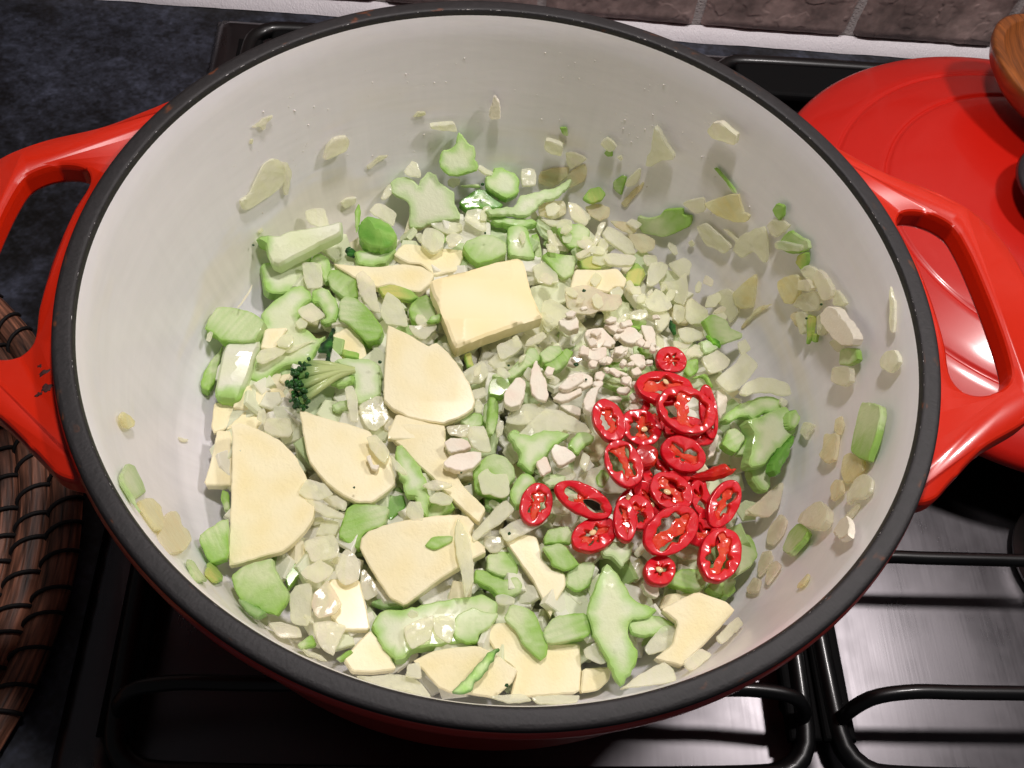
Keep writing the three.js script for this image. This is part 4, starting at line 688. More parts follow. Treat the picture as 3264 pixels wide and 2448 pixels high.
['O',0,1.6,'',968,865,-419,0.029,0.948,0.317,[-17,24,1,32,22,1,19,-28,-6,-31,-21,2]],
['O',0,1.6,'',333,895,-548,-0.074,0.995,-0.074,[30,-10,20,-32,-6,-23,-32,12,-22,33,10,19]],
['O',0,1.6,'',485,843,-787,0.135,0.978,-0.157,[23,57,49,6,4,-54,-44,-43,-31,34]],
['O',0,1.6,'',764,835,-648,-0.01,0.987,-0.159,[-18,-37,-13,8,15,33,16,-4]],
['O',0,1.6,'',499,844,-861,-0.28,0.867,0.413,[-26,1,-12,30,10,28,25,1,13,-31,-11,-30]],
['O',0,1.6,'',961,865,-667,-0.101,0.908,0.407,[-26,-9,-13,29,24,8,15,-28]],
['O',0,1.6,'',375,884,-228,-0.088,0.989,-0.122,[-18,-3,-7,22,12,24,17,5,7,-21,-11,-27]],
['O',0,1.6,'',-17,841,-1015,0.094,0.947,0.307,[8,-44,-27,-10,-31,27,-1,39,22,12,29,-24]],
['O',0,1.6,'',131,863,-865,-0.243,0.953,0.182,[-6,35,9,29,15,-4,5,-31,-6,-31,-17,2]],
['O',0,1.6,'',621,887,-445,-0.095,0.928,0.359,[-37,-19,-36,7,-15,22,35,23,44,-6,8,-27]],
['O',0,1.6,'',984,835,-586,-0.028,0.997,-0.07,[-27,20,29,48,40,15,5,-38,-47,-45]],
['O',0,1.6,'',328,851,-963,-0.313,0.911,0.267,[-42,-17,-21,32,36,20,27,-35]],
['O',0,1.6,'',609,844,-628,-0.22,0.972,0.087,[19,6,11,-41,-11,-33,-20,24,0,44]],
['O',0,1.6,'',689,875,-102,-0.182,0.983,0.029,[-18,5,10,18,21,4,6,-16,-19,-12]],
['O',0,1.6,'',-68,888,-127,0.172,0.984,-0.047,[14,36,16,-10,-15,-36,-15,9]],
['O',0,1.6,'',114,901,-188,0.248,0.968,-0.039,[5,-13,-18,-27,-9,11,21,29]],
['O',0,1.6,'',447,896,-503,0.318,0.947,0.047,[-31,10,-5,42,22,28,29,-10,6,-39,-20,-31]],
['O',0,1.6,'',437,845,-875,0.304,0.888,0.346,[36,7,36,-22,-13,-26,-40,-7,-26,24,7,24]],
['O',0,1.6,'',652,854,-991,-0.215,0.968,0.131,[9,-35,-39,7,-10,32,40,-4]],
['O',0,1.6,'',828,839,-865,0.267,0.93,0.254,[17,17,25,-23,3,-32,-26,7,-20,31]],
['O',0,1.6,'',415,869,-840,-0.074,0.979,0.191,[19,26,42,0,11,-33,-33,-12,-39,18]],
['O',0,1.6,'',553,861,-252,-0.146,0.951,0.273,[16,15,25,6,9,-12,-14,-15,-22,-3,-14,8]],
['O',0,1.6,'',517,866,-259,0.3,0.9,0.317,[11,-12,-25,-10,-6,11,20,11]],
['O',0,1.6,'',346,835,-908,0.27,0.947,0.172,[34,6,6,-35,-21,-38,-32,-10,-8,34,21,42]],
['O',0,1.6,'',912,867,-629,0.227,0.959,-0.171,[4,-33,-18,-40,-17,-1,7,44,23,31]],
['O',0,1.6,'',687,878,-566,0.268,0.953,-0.143,[13,-17,-16,-36,-12,13,15,40]],
['O',0,1.6,'',256,885,-792,-0.175,0.924,0.34,[18,14,23,-18,-15,-19,-26,24]],
['O',0,1.6,'',991,863,-478,0.009,0.991,-0.135,[-34,24,10,45,34,3,10,-38,-19,-34]],
['O',0,1.6,'',469,865,-812,0.258,0.959,0.121,[-26,-23,-42,-10,-26,19,17,25,46,8,30,-19]],
['O',0,1.6,'',-44,859,-985,0.127,0.988,0.086,[16,-29,-17,-30,-14,26,16,32]],
['O',0,1.6,'',448,886,-629,0.162,0.986,-0.025,[34,18,-5,-47,-30,-16,1,44]],
['O',0,1.6,'',368,911,-489,0.203,0.879,0.432,[24,14,7,-13,-19,-13,-12,11]],
['O',0,1.6,'',787,853,-589,0.207,0.978,0.03,[-18,9,5,35,28,28,18,-5,-4,-33,-29,-33]],
['O',0,1.6,'',592,863,-227,-0.266,0.959,-0.1,[-14,21,25,39,24,3,-7,-37,-28,-27]],
['O',0,1.6,'',-775,811,638,-0.222,0.97,0.099,[-17,-11,-8,25,13,15,12,-29]],
['O',0,1.6,'',-651,825,893,0.109,0.994,0.029,[13,7,24,-14,-1,-13,-22,5,-14,16]],
['O',0,1.6,'',-661,794,508,-0.211,0.968,-0.136,[-31,13,18,17,36,-12,-23,-18]],
['O',0,1.6,'',-825,807,735,0.282,0.911,0.3,[-15,11,1,13,17,3,17,-10,-2,-13,-18,-4]],
['O',0,1.6,'',263,803,712,-0.296,0.947,-0.126,[11,11,19,-9,10,-25,-10,-11,-18,11,-11,23]],
['O',0,1.6,'',-689,806,379,-0.196,0.965,-0.174,[6,-17,-24,-7,-18,17,15,14,21,-8]],
['O',0,1.6,'',-517,811,250,0.263,0.956,0.132,[-26,-25,-11,17,23,36,26,4,-12,-32]],
['O',0,1.6,'',274,827,85,-0.069,0.994,0.081,[-21,33,9,43,32,9,23,-34,-9,-47,-34,-3]],
['O',0,1.6,'',38,818,546,0.079,0.965,0.249,[-16,-3,-14,15,4,13,17,-8,9,-18]],
['O',0,1.6,'',-442,791,469,-0.239,0.969,-0.068,[-3,-16,-20,1,-16,13,7,14,19,2,14,-15]],
['O',0,1.6,'',-32,836,277,-0.196,0.964,-0.178,[-12,17,10,43,21,9,-2,-40,-17,-28]],
['O',0,1.6,'',-576,792,663,-0.109,0.939,0.327,[6,-14,-22,-12,-5,17,21,10]],
['O',0,1.6,'',-724,787,476,-0.276,0.957,0.093,[-27,13,12,15,27,-2,23,-12,-5,-17,-31,2]],
['O',0,1.6,'',-298,799,611,0.095,0.968,0.233,[10,-16,-26,-1,-9,16,25,0]],
['O',0,1.6,'',213,810,567,-0.036,0.999,-0.02,[17,0,8,-19,-13,-7,-16,10,4,16]],
['O',0,1.6,'',-910,824,84,-0.011,0.905,0.426,[-19,-14,-16,21,7,31,20,-6,8,-33]],
['O',0,1.6,'',-284,815,873,0.101,0.931,0.351,[-21,7,-8,22,14,12,19,-11,9,-19,-13,-10]],
['O',0,1.6,'',4,818,430,0.234,0.956,0.18,[19,7,24,-9,4,-19,-19,-5,-22,7,-7,19]],
['G',0,2,'',425,927,-245,-0.029,0.985,0.171,[-13,-9,-15,6,1,12,18,2,9,-11]],
['G',0,2,'',469,922,-267,-0.138,0.986,0.097,[-20,-13,-12,16,17,13,15,-17]],
['G',0,2,'',685,903,-264,-0.143,0.964,-0.223,[-12,9,14,7,10,-9,-12,-7]],
['G',0,2,'',554,927,-11,-0.361,0.922,-0.139,[22,-4,-4,-22,-21,4,3,22]],
['G',0,2,'',565,915,-174,0.333,0.927,0.173,[0,13,16,9,13,-7,-12,-14,-17,-2]],
['G',0,2,'',340,922,-182,0.21,0.956,0.206,[-7,-20,-26,2,11,21,23,-2]],
['G',0,2,'',462,925,-181,0.286,0.951,0.119,[30,4,16,-17,-30,-17,-21,9,6,21]],
['G',0,2,'',530,929,-173,0.264,0.928,-0.263,[1,23,17,9,2,-22,-20,-10]],
['G',0,2,'',428,922,-107,0.167,0.968,-0.185,[11,31,22,7,8,-26,-23,-24,-18,12]],
['G',0,2,'',588,921,10,-0.12,0.971,-0.206,[-17,-8,-5,20,17,8,5,-20]],
['G',0,2,'',405,921,-166,0.21,0.977,-0.047,[13,-15,-12,-25,-22,-1,-4,24,25,17]],
['G',0,2,'',315,951,-386,-0.216,0.907,0.361,[3,15,23,4,8,-13,-15,-12,-20,6]],
['G',0,2,'',490,944,-370,0.044,0.955,0.292,[22,10,18,-10,-7,-16,-28,0,-5,16]],
['G',0,2,'',562,904,25,-0.045,0.98,-0.192,[12,-19,-24,-16,-11,19,23,16]],
['G',0,2,'',326,924,-79,0.327,0.887,0.327,[11,-6,-7,-12,-17,-1,-3,11,16,8]],
['G',0,2,'',419,948,-302,-0.157,0.975,-0.159,[23,-3,-2,-21,-27,4,5,21]],
['G',0,2,'',413,935,-224,0.294,0.942,0.163,[-1,8,15,6,9,-4,-7,-8,-16,-2]],
['G',0,2,'',635,927,-181,-0.119,0.96,-0.252,[-6,16,14,8,13,-11,-3,-15,-19,2]],
['G',0,2,'',613,924,-278,0.304,0.929,0.21,[-19,-15,-16,10,9,21,22,3,4,-20]],
['G',0,2,'',454,938,-129,-0.229,0.962,-0.148,[13,-5,-1,-12,-14,5,2,12]],
['G',0,2,'',531,912,-179,0.003,0.964,-0.264,[-6,14,8,19,17,-2,-3,-20,-16,-10]],
['G',0,2,'',697,914,-224,0.194,0.925,0.326,[2,-24,-26,-6,-5,24,29,6]],
['G',0,2,'',401,950,-251,-0.301,0.952,-0.063,[18,9,16,-15,-11,-18,-20,4,-3,21]],
['G',0,2,'',415,944,-52,0.152,0.982,0.115,[-19,11,17,17,23,-1,1,-18,-21,-10]],
['G',0,2,'',366,952,-203,0.341,0.89,0.302,[23,15,18,-19,-27,-16,-14,20]],
['G',0,2,'',516,938,-224,0.188,0.965,0.18,[10,-19,-26,-18,-21,9,7,23,31,6]],
['G',0,2,'',688,911,-419,-0.35,0.884,0.31,[-12,-9,-17,7,9,9,20,-7]],
['G',0,2,'',497,937,-104,0.022,0.941,0.337,[12,9,14,-1,5,-10,-8,-9,-16,1,-7,10]],
['G',0,2,'',376,943,-424,0.231,0.965,0.123,[-18,0,9,11,16,0,-7,-10]],
['G',0,2,'',557,936,-361,0.336,0.938,0.088,[-22,-24,-29,3,21,24,29,-3]],
['G',0,2,'',586,932,-28,0.287,0.955,-0.069,[10,-15,-9,-21,-24,-8,-14,14,16,23,22,7]],
['G',0,2,'',663,922,-271,-0.277,0.957,-0.089,[-8,11,11,6,13,-7,-2,-10,-15,1]],
['G',0,2,'',528,933,-326,0.293,0.909,0.297,[19,6,3,-8,-14,-5,-8,8]],
['G',0,2,'',573,938,-68,0.059,0.977,-0.203,[20,-3,2,-15,-24,-7,-14,11,16,14]],
['G',0,2,'',515,916,-311,0.068,0.986,-0.15,[-2,-18,-16,0,4,18,13,0]],
['G',0,2,'',441,928,-177,-0.322,0.933,-0.157,[1,-17,-18,-5,-16,12,-3,18,18,5,18,-12]],
['G',0,2,'',652,935,-242,-0.131,0.963,-0.234,[-16,-4,-11,13,5,18,15,4,11,-13,-5,-18]],
['G',0,2,'',532,938,-77,0.194,0.969,0.154,[-6,19,24,14,19,-7,2,-19,-17,-13,-22,6]],
['G',0,2,'',522,912,-49,-0.23,0.973,-0.003,[-17,-16,-27,3,-9,18,17,16,26,-3,10,-19]],
['G',0,2,'',644,910,-279,-0.179,0.982,0.062,[15,-19,-23,-13,-24,11,6,20,25,2]]
];
const RINGS = [
[726,945,-183,0.015,0.984,0.179,[60,-21,53,-34,41,-46,27,-54,11,-58,-5,-59,-22,-55,-37,-48,-49,-38,-58,-25,-63,-10,-64,5,-60,21,-53,34,-42,46,-27,54,-11,59,5,59,22,56,37,48,49,38,58,25,63,10,64,-6]],
[679,967,-37,0.143,0.989,-0.04,[122,-2,113,-22,96,-41,73,-56,45,-68,14,-75,-18,-77,-49,-74,-76,-65,-98,-53,-114,-37,-122,-18,-122,1,-113,21,-97,40,-74,56,-46,68,-15,75,18,78,49,75,77,66,100,53,115,37,123,18]],
[752,989,79,0.192,0.974,0.121,[115,-41,98,-64,75,-81,47,-93,16,-99,-17,-98,-48,-91,-75,-77,-98,-59,-114,-36,-123,-11,-123,15,-115,40,-99,62,-77,81,-48,94,-17,100,16,99,48,92,77,78,100,59,116,36,124,10,124,-16]],
[849,954,64,-0.15,0.943,0.296,[11,-111,2,-108,-7,-99,-16,-82,-24,-60,-30,-34,-35,-6,-36,23,-36,51,-33,75,-27,94,-20,106,-11,112,-2,109,8,99,17,82,24,60,31,33,35,5,36,-24,36,-51,32,-75,27,-94,20,-106]],
[440,975,131,-0.022,0.997,0.072,[36,-84,21,-89,5,-88,-12,-82,-28,-70,-42,-53,-54,-32,-61,-10,-65,14,-64,36,-59,56,-50,73,-37,84,-22,90,-5,89,12,82,29,70,43,53,54,32,62,9,65,-15,64,-37,58,-57,49,-73]],
[575,938,137,0.178,0.969,0.174,[76,-37,63,-53,46,-65,26,-72,4,-75,-18,-73,-39,-65,-58,-54,-72,-38,-81,-21,-85,-1,-84,18,-76,36,-64,52,-47,65,-26,72,-4,75,18,73,40,66,58,54,73,39,82,20,86,1,84,-19]],
[487,963,311,-0.08,0.986,0.145,[41,-88,24,-94,6,-93,-13,-86,-31,-73,-47,-55,-60,-34,-69,-10,-73,15,-72,39,-66,60,-56,77,-41,89,-24,95,-5,94,14,87,32,73,48,55,60,33,69,9,73,-16,71,-40,65,-60,55,-77]],
[729,945,253,-0.086,0.96,0.268,[80,-38,70,-52,55,-63,36,-70,14,-72,-8,-69,-30,-61,-50,-49,-66,-34,-78,-17,-85,2,-86,20,-81,38,-70,52,-55,63,-36,70,-14,72,8,69,30,61,50,49,66,34,78,16,85,-2,86,-21]],
[332,929,453,0.1,0.953,0.286,[105,-50,94,-61,77,-68,54,-71,28,-69,0,-62,-27,-51,-53,-36,-76,-19,-93,-1,-104,17,-108,34,-105,49,-94,61,-77,68,-55,71,-29,69,-1,62,27,51,54,36,76,19,94,1,105,-18,108,-35]],
[371,891,571,-0.003,0.998,-0.066,[85,39,87,21,83,2,73,-16,58,-34,39,-49,18,-61,-4,-69,-26,-72,-46,-70,-64,-64,-77,-53,-84,-39,-86,-22,-83,-3,-73,16,-59,33,-40,49,-19,61,4,70,26,73,47,71,65,65,78,53]],
[482,931,530,-0.036,0.999,0.002,[1,-84,-10,-82,-20,-75,-29,-63,-36,-46,-41,-27,-42,-5,-41,17,-37,38,-31,56,-22,71,-12,81,-1,85,11,83,21,76,30,63,37,46,41,26,42,4,41,-18,37,-39,30,-57,22,-71,11,-80]],
[549,902,484,0.046,0.999,0.014,[18,-67,4,-70,-10,-69,-24,-63,-36,-52,-45,-39,-52,-22,-55,-4,-54,14,-50,32,-42,47,-31,59,-18,68,-4,71,10,70,24,63,36,53,46,38,52,22,55,3,54,-15,49,-32,41,-47,31,-59]],
[651,946,574,0.154,0.965,0.211,[98,75,108,56,110,34,105,9,92,-16,73,-40,50,-62,23,-78,-6,-90,-34,-95,-59,-94,-81,-87,-97,-74,-107,-56,-109,-34,-104,-10,-93,15,-74,39,-51,61,-24,78,5,90,33,96,60,96,82,88]],
[670,931,406,-0.07,0.997,0.023,[67,-55,54,-69,36,-77,17,-80,-4,-78,-24,-71,-43,-59,-59,-43,-71,-24,-79,-3,-81,18,-77,38,-68,55,-55,69,-37,78,-17,81,4,79,25,72,44,59,60,43,72,23,79,2,80,-19,76,-38]],
[792,897,419,0.03,0.955,0.296,[17,-70,7,-70,-4,-66,-15,-57,-24,-45,-32,-29,-38,-11,-41,7,-41,25,-39,42,-34,55,-26,65,-17,70,-7,71,4,66,15,57,24,45,32,29,38,11,41,-8,41,-26,39,-42,34,-55,26,-65]],
[875,914,446,0.09,0.965,0.247,[49,93,61,84,69,69,72,50,69,27,63,3,51,-22,37,-45,20,-65,1,-80,-17,-90,-34,-94,-49,-92,-61,-83,-68,-69,-71,-50,-69,-28,-63,-4,-52,21,-38,44,-21,64,-2,80,17,91,34,95]],
[836,910,647,0.087,0.996,-0.014,[37,109,56,102,72,88,82,67,86,43,85,15,78,-13,65,-41,48,-65,28,-85,7,-99,-16,-106,-37,-107,-55,-100,-70,-87,-80,-67,-85,-44,-85,-17,-78,11,-66,39,-50,64,-30,85,-8,100,15,108]],
[605,902,712,0.119,0.992,-0.048,[60,4,56,-11,48,-26,38,-39,24,-49,9,-56,-7,-59,-22,-58,-35,-53,-47,-45,-55,-34,-59,-20,-60,-5,-56,11,-49,25,-38,38,-25,49,-9,56,6,59,22,59,36,54,47,45,56,34,60,20]],
[783,873,551,-0.143,0.941,0.306,[75,-27,67,-38,55,-47,39,-53,21,-55,1,-54,-19,-49,-38,-40,-54,-29,-66,-16,-74,-1,-77,13,-75,27,-68,38,-55,47,-40,53,-21,56,-1,54,19,49,38,40,54,29,66,16,74,1,77,-13]],
[158,890,457,0.048,0.991,0.128,[22,83,37,77,49,65,57,49,62,29,62,8,58,-14,51,-35,39,-53,25,-68,10,-78,-6,-83,-22,-82,-36,-76,-48,-65,-57,-49,-62,-30,-62,-9,-59,13,-51,34,-40,53,-26,68,-10,79,6,84]],
[641,917,56,0.185,0.971,0.154,[10,-86,-3,-87,-16,-82,-27,-71,-37,-55,-45,-36,-49,-14,-51,8,-48,31,-43,51,-34,68,-23,80,-11,87,3,88,16,82,28,71,38,55,45,36,50,14,51,-9,48,-32,42,-52,34,-68,23,-80]],
[592,893,419,-0.154,0.947,0.284,[49,-61,39,-66,26,-67,11,-63,-5,-56,-20,-44,-34,-29,-46,-12,-55,5,-59,23,-60,38,-57,51,-50,61,-39,67,-26,67,-11,64,5,56,21,44,35,29,46,12,55,-6,59,-23,60,-38,57,-51]],
[791,916,134,-0.037,0.958,0.283,[82,-28,74,-41,61,-51,44,-57,23,-59,2,-58,-20,-52,-41,-43,-59,-31,-73,-17,-81,-2,-85,14,-82,28,-74,41,-61,51,-44,57,-24,59,-2,58,20,52,41,43,59,31,73,17,82,1,85,-14]],
[640,885,335,-0.031,0.998,-0.053,[38,-93,23,-98,6,-97,-11,-89,-27,-76,-41,-57,-53,-34,-61,-9,-65,17,-65,42,-60,64,-51,82,-39,94,-23,99,-6,98,11,90,28,76,42,56,54,33,62,8,65,-18,65,-43,59,-64,50,-81]],
[744,891,350,0.112,0.939,0.325,[82,-17,75,-30,63,-41,47,-49,28,-53,6,-54,-16,-51,-36,-45,-54,-36,-69,-24,-79,-11,-83,3,-82,17,-75,30,-64,41,-47,48,-28,53,-7,54,15,51,36,45,55,36,69,24,79,11,84,-4]],
[540,875,412,0.163,0.981,0.105,[68,43,71,32,69,19,62,4,51,-11,37,-25,20,-37,2,-47,-16,-53,-34,-56,-48,-55,-60,-51,-67,-43,-70,-32,-69,-19,-62,-5,-52,10,-38,24,-21,37,-2,47,16,53,34,57,49,56,61,51]],
[833,863,515,0.181,0.939,0.293,[36,-59,23,-63,9,-64,-7,-59,-21,-51,-35,-40,-45,-25,-53,-9,-58,7,-58,23,-54,38,-47,50,-36,59,-23,63,-9,64,6,60,21,52,35,40,46,25,54,9,58,-8,58,-24,54,-38,47,-50]],
[758,898,116,0.001,0.998,-0.064,[82,-14,74,-29,62,-41,46,-51,27,-58,5,-60,-16,-59,-36,-53,-54,-44,-69,-32,-79,-18,-83,-2,-82,13,-75,28,-63,41,-47,51,-27,58,-6,61,16,59,37,54,55,44,70,32,79,18,83,2]]
];


// -- planar triangulation of a cut face (incremental Delaunay)
function delaunay(P) {
  const n = P.length, pts = P.concat([[-10, -10], [10, -10], [0, 14]]);
  const circ = (a, b, c) => { const [ax, ay] = pts[a], [bx, by] = pts[b], [cx, cy] = pts[c], d = 2 * (ax * (by - cy) + bx * (cy - ay) + cx * (ay - by)), A = ax * ax + ay * ay, B = bx * bx + by * by, C = cx * cx + cy * cy; const x = (A * (by - cy) + B * (cy - ay) + C * (ay - by)) / d, y = (A * (cx - bx) + B * (ax - cx) + C * (bx - ax)) / d; return [a, b, c, x, y, (ax - x) ** 2 + (ay - y) ** 2]; };
  let T = [circ(n, n + 1, n + 2)];
  for (let i = 0; i < n; i++) {
    const [x, y] = pts[i], E = new Map(), keep = [];
    for (const t of T) if ((x - t[3]) ** 2 + (y - t[4]) ** 2 < t[5]) for (const [a, b] of [[t[0], t[1]], [t[1], t[2]], [t[2], t[0]]]) { const k = a < b ? a * 4096 + b : b * 4096 + a; E.has(k) ? E.set(k, null) : E.set(k, [a, b]); } else keep.push(t);
    for (const e of E.values()) if (e) keep.push(circ(e[0], e[1], i));
    T = keep;
  }
  return T.filter((t) => t[0] < n && t[1] < n && t[2] < n).map((t) => [t[0], t[1], t[2]]);
}
const inside = (p, Q) => { let r = false; for (let i = 0, j = Q.length - 1; i < Q.length; j = i++) if ((Q[i][1] > p[1]) !== (Q[j][1] > p[1]) && p[0] < (Q[j][0] - Q[i][0]) * (p[1] - Q[i][1]) / (Q[j][1] - Q[i][1]) + Q[i][0]) r = !r; return r; };
const edgeDist = (p, Q) => { let m = 1; for (let i = 0, j = Q.length - 1; i < Q.length; j = i++) { const ax = Q[j][0], ay = Q[j][1], dx = Q[i][0] - ax, dy = Q[i][1] - ay, t = Math.max(0, Math.min(1, ((p[0] - ax) * dx + (p[1] - ay) * dy) / (dx * dx + dy * dy + 1e-18))); m = Math.min(m, Math.hypot(p[0] - ax - t * dx, p[1] - ay - t * dy)); } return m; };
function chaikin(Q, q) { const o = []; for (let i = 0; i < Q.length; i++) { const a = Q[i], b = Q[(i + 1) % Q.length]; o.push([a[0] + (b[0] - a[0]) * q, a[1] + (b[1] - a[1]) * q], [b[0] + (a[0] - b[0]) * q, b[1] + (a[1] - b[1]) * q]); } return o; }
function resample(Q, s) { const o = []; for (let i = 0; i < Q.length; i++) { const a = Q[i], b = Q[(i + 1) % Q.length], l = Math.hypot(b[0] - a[0], b[1] - a[1]), k = Math.max(1, Math.round(l / s)); for (let j = 0; j < k; j++) o.push([a[0] + (b[0] - a[0]) * j / k, a[1] + (b[1] - a[1]) * j / k]); } const r = []; for (const p of o) { const q = r[r.length - 1]; if (!q || Math.hypot(p[0] - q[0], p[1] - q[1]) > s * 0.35) r.push(p); } return r; }
const area = (Q) => { let a = 0; for (let i = 0, j = Q.length - 1; i < Q.length; j = i++) a += Q[j][0] * Q[i][1] - Q[i][0] * Q[j][1]; return a / 2; };

// a piece with a cut face of the given outline, thickness t: shape(x, z, d) lifts the face, paint(x, z, d, depth) gives its colour
function slab(outline, t, o) {
  let Q = area(outline) < 0 ? outline.slice().reverse() : outline.slice();
  for (let i = 0; i < o.round; i++) Q = chaikin(Q, i ? 0.25 : o.cut ?? 0.22);
  const A = Math.abs(area(Q)), s = Math.max(0.0008, Math.min(0.0024, Math.sqrt(A) / 9)) * (o.fine ?? 1), off = rnd() * 70;
  Q = resample(Q, s * 0.9);
  Q = Q.map(([x, z]) => [x + o.rag * ns(x * 420, z * 420, off), z + o.rag * ns(x * 420, z * 420, off + 9)]);
  const nb = Q.length, b = Math.min(o.bevel, s * 0.8), P = Q.slice();
  for (let i = 0; i < nb; i++) { const a = Q[(i + nb - 1) % nb], c = Q[(i + 1) % nb], l = Math.hypot(c[0] - a[0], c[1] - a[1]) || 1, q = [Q[i][0] - (c[1] - a[1]) / l * b, Q[i][1] + (c[0] - a[0]) / l * b]; if (inside(q, Q) && edgeDist(q, Q) > b * 0.8) P.push(q); }
  let x0 = 1, x1 = -1, z0 = 1, z1 = -1; for (const [x, z] of Q) { x0 = Math.min(x0, x); x1 = Math.max(x1, x); z0 = Math.min(z0, z); z1 = Math.max(z1, z); }
  let row = 0; for (let z = z0; z < z1; z += s * 0.87, row++) for (let x = x0 + (row % 2) * s / 2; x < x1; x += s) { const q = [x + (rnd() - 0.5) * s * 0.3, z + (rnd() - 0.5) * s * 0.3]; if (inside(q, Q) && edgeDist(q, Q) > b + s * 0.5) P.push(q); }
  const D = P.map((p, i) => i < nb ? 0 : edgeDist(p, Q));
  const jit = P.map(([x, z]) => [x + (rnd() - 0.5) * 1e-6, z + (rnd() - 0.5) * 1e-6]);
  const T = delaunay(jit).filter(([a, c, e]) => inside([(P[a][0] + P[c][0] + P[e][0]) / 3, (P[a][1] + P[c][1] + P[e][1]) / 3], Q));
  const n = P.length, pos = [], col = [], uv = [], idx = [], R = Math.sqrt(A);
  const lift = (x, z, d) => (o.shape ? o.shape(x, z, d, R) : 0);
  const edge = (d) => d >= b ? 0 : -o.bevel * (1 - Math.sqrt(Math.max(0, 1 - (1 - d / b) ** 2)));
  const put = (x, y, z, c) => { pos.push(x, y, -z); col.push(c.r, c.g, c.b); uv.push(x / 0.02 + off, (z + y * 0.7) / 0.02); };
  for (let i = 0; i < n; i++) { const [x, z] = P[i], d = D[i]; put(x, edge(d) + lift(x, z, d) + o.amp * ns(x * o.freq, z * o.freq, off + 3), z, o.paint(x, z, d, 0, R)); }
  for (let i = 0; i < n; i++) { const [x, z] = P[i], d = D[i]; put(x, -t - edge(d) + lift(x, z, d) * 0.9, z, o.paint(x, z, d, 1, R)); }
  const m0 = 2 * n; for (let i = 0; i < nb; i++) { const [x, z] = Q[i]; put(x + o.belly * (rnd() - 0.5), -t * rr(0.4, 0.6) + lift(x, z, 0), z + o.belly * (rnd() - 0.5), o.paint(x, z, 0, 0.5, R)); }
  for (const [a, c, e] of T) { const w = (P[c][0] - P[a][0]) * (P[e][1] - P[a][1]) - (P[e][0] - P[a][0]) * (P[c][1] - P[a][1]) > 0 ? [a, c, e] : [a, e, c]; idx.push(w[0], w[1], w[2], w[2] + n, w[1] + n, w[0] + n); }
  for (let i = 0; i < nb; i++) { const j = (i + 1) % nb; idx.push(i, m0 + i, j, j, m0 + i, m0 + j, m0 + i, n + i, m0 + j, m0 + j, n + i, n + j); }
  let g = new THREE.BufferGeometry(); g.setAttribute('position', new THREE.Float32BufferAttribute(pos, 3)); g.setAttribute('color', new THREE.Float32BufferAttribute(col, 3)); g.setAttribute('uv', new THREE.Float32BufferAttribute(uv, 2)); g.setIndex(idx);
  if (o.crease) g = toCreasedNormals(g, o.crease); else g.computeVertexNormals();
  return g;
}
const pale = { potato: srgb(254, 245, 204), potatoEdge: srgb(253, 247, 216), potatoDeep: srgb(250, 234, 174),
  onion: srgb(255, 254, 242), onionGreen: srgb(252, 253, 228), onionTan: srgb(254, 243, 212), onionPink: srgb(255, 243, 228), onionYellow: srgb(254, 246, 200),
  celIn: srgb(238, 247, 204), celOut: srgb(174, 218, 106), celDeep: srgb(122, 182, 68), celYellow: srgb(234, 228, 136),
  stemIn: srgb(242, 248, 208), stemOut: srgb(176, 222, 114), stemDeep: srgb(124, 186, 74), white: srgb(252, 253, 232),
  garlic: srgb(255, 249, 230), garlicPink: srgb(255, 236, 216), dark: srgb(16, 46, 22), mid: srgb(54, 118, 40), bright: srgb(140, 210, 66), butter: srgb(255, 243, 200), butterDeep: srgb(254, 233, 166) };
const KIND = {
  P: ['potato_slice', 'potato'], O: ['onion_piece', 'onion'], C: ['celery_piece', 'celery'], R: ['ridged_celery_chunk', 'celery'], B: ['broccoli_stem_piece', 'broccoli'], S: ['broccoli_stem_stick', 'broccoli'],
  D: ['broccoli_stem_chunk', 'broccoli'], K: ['broccoli_bud_shred', 'broccoli'], L: ['broccoli_leaf_strip', 'broccoli'], G: ['garlic_piece', 'garlic'], U: ['butter_pat', 'butter'], X: ['chilli_offcut', 'chilli'],
};
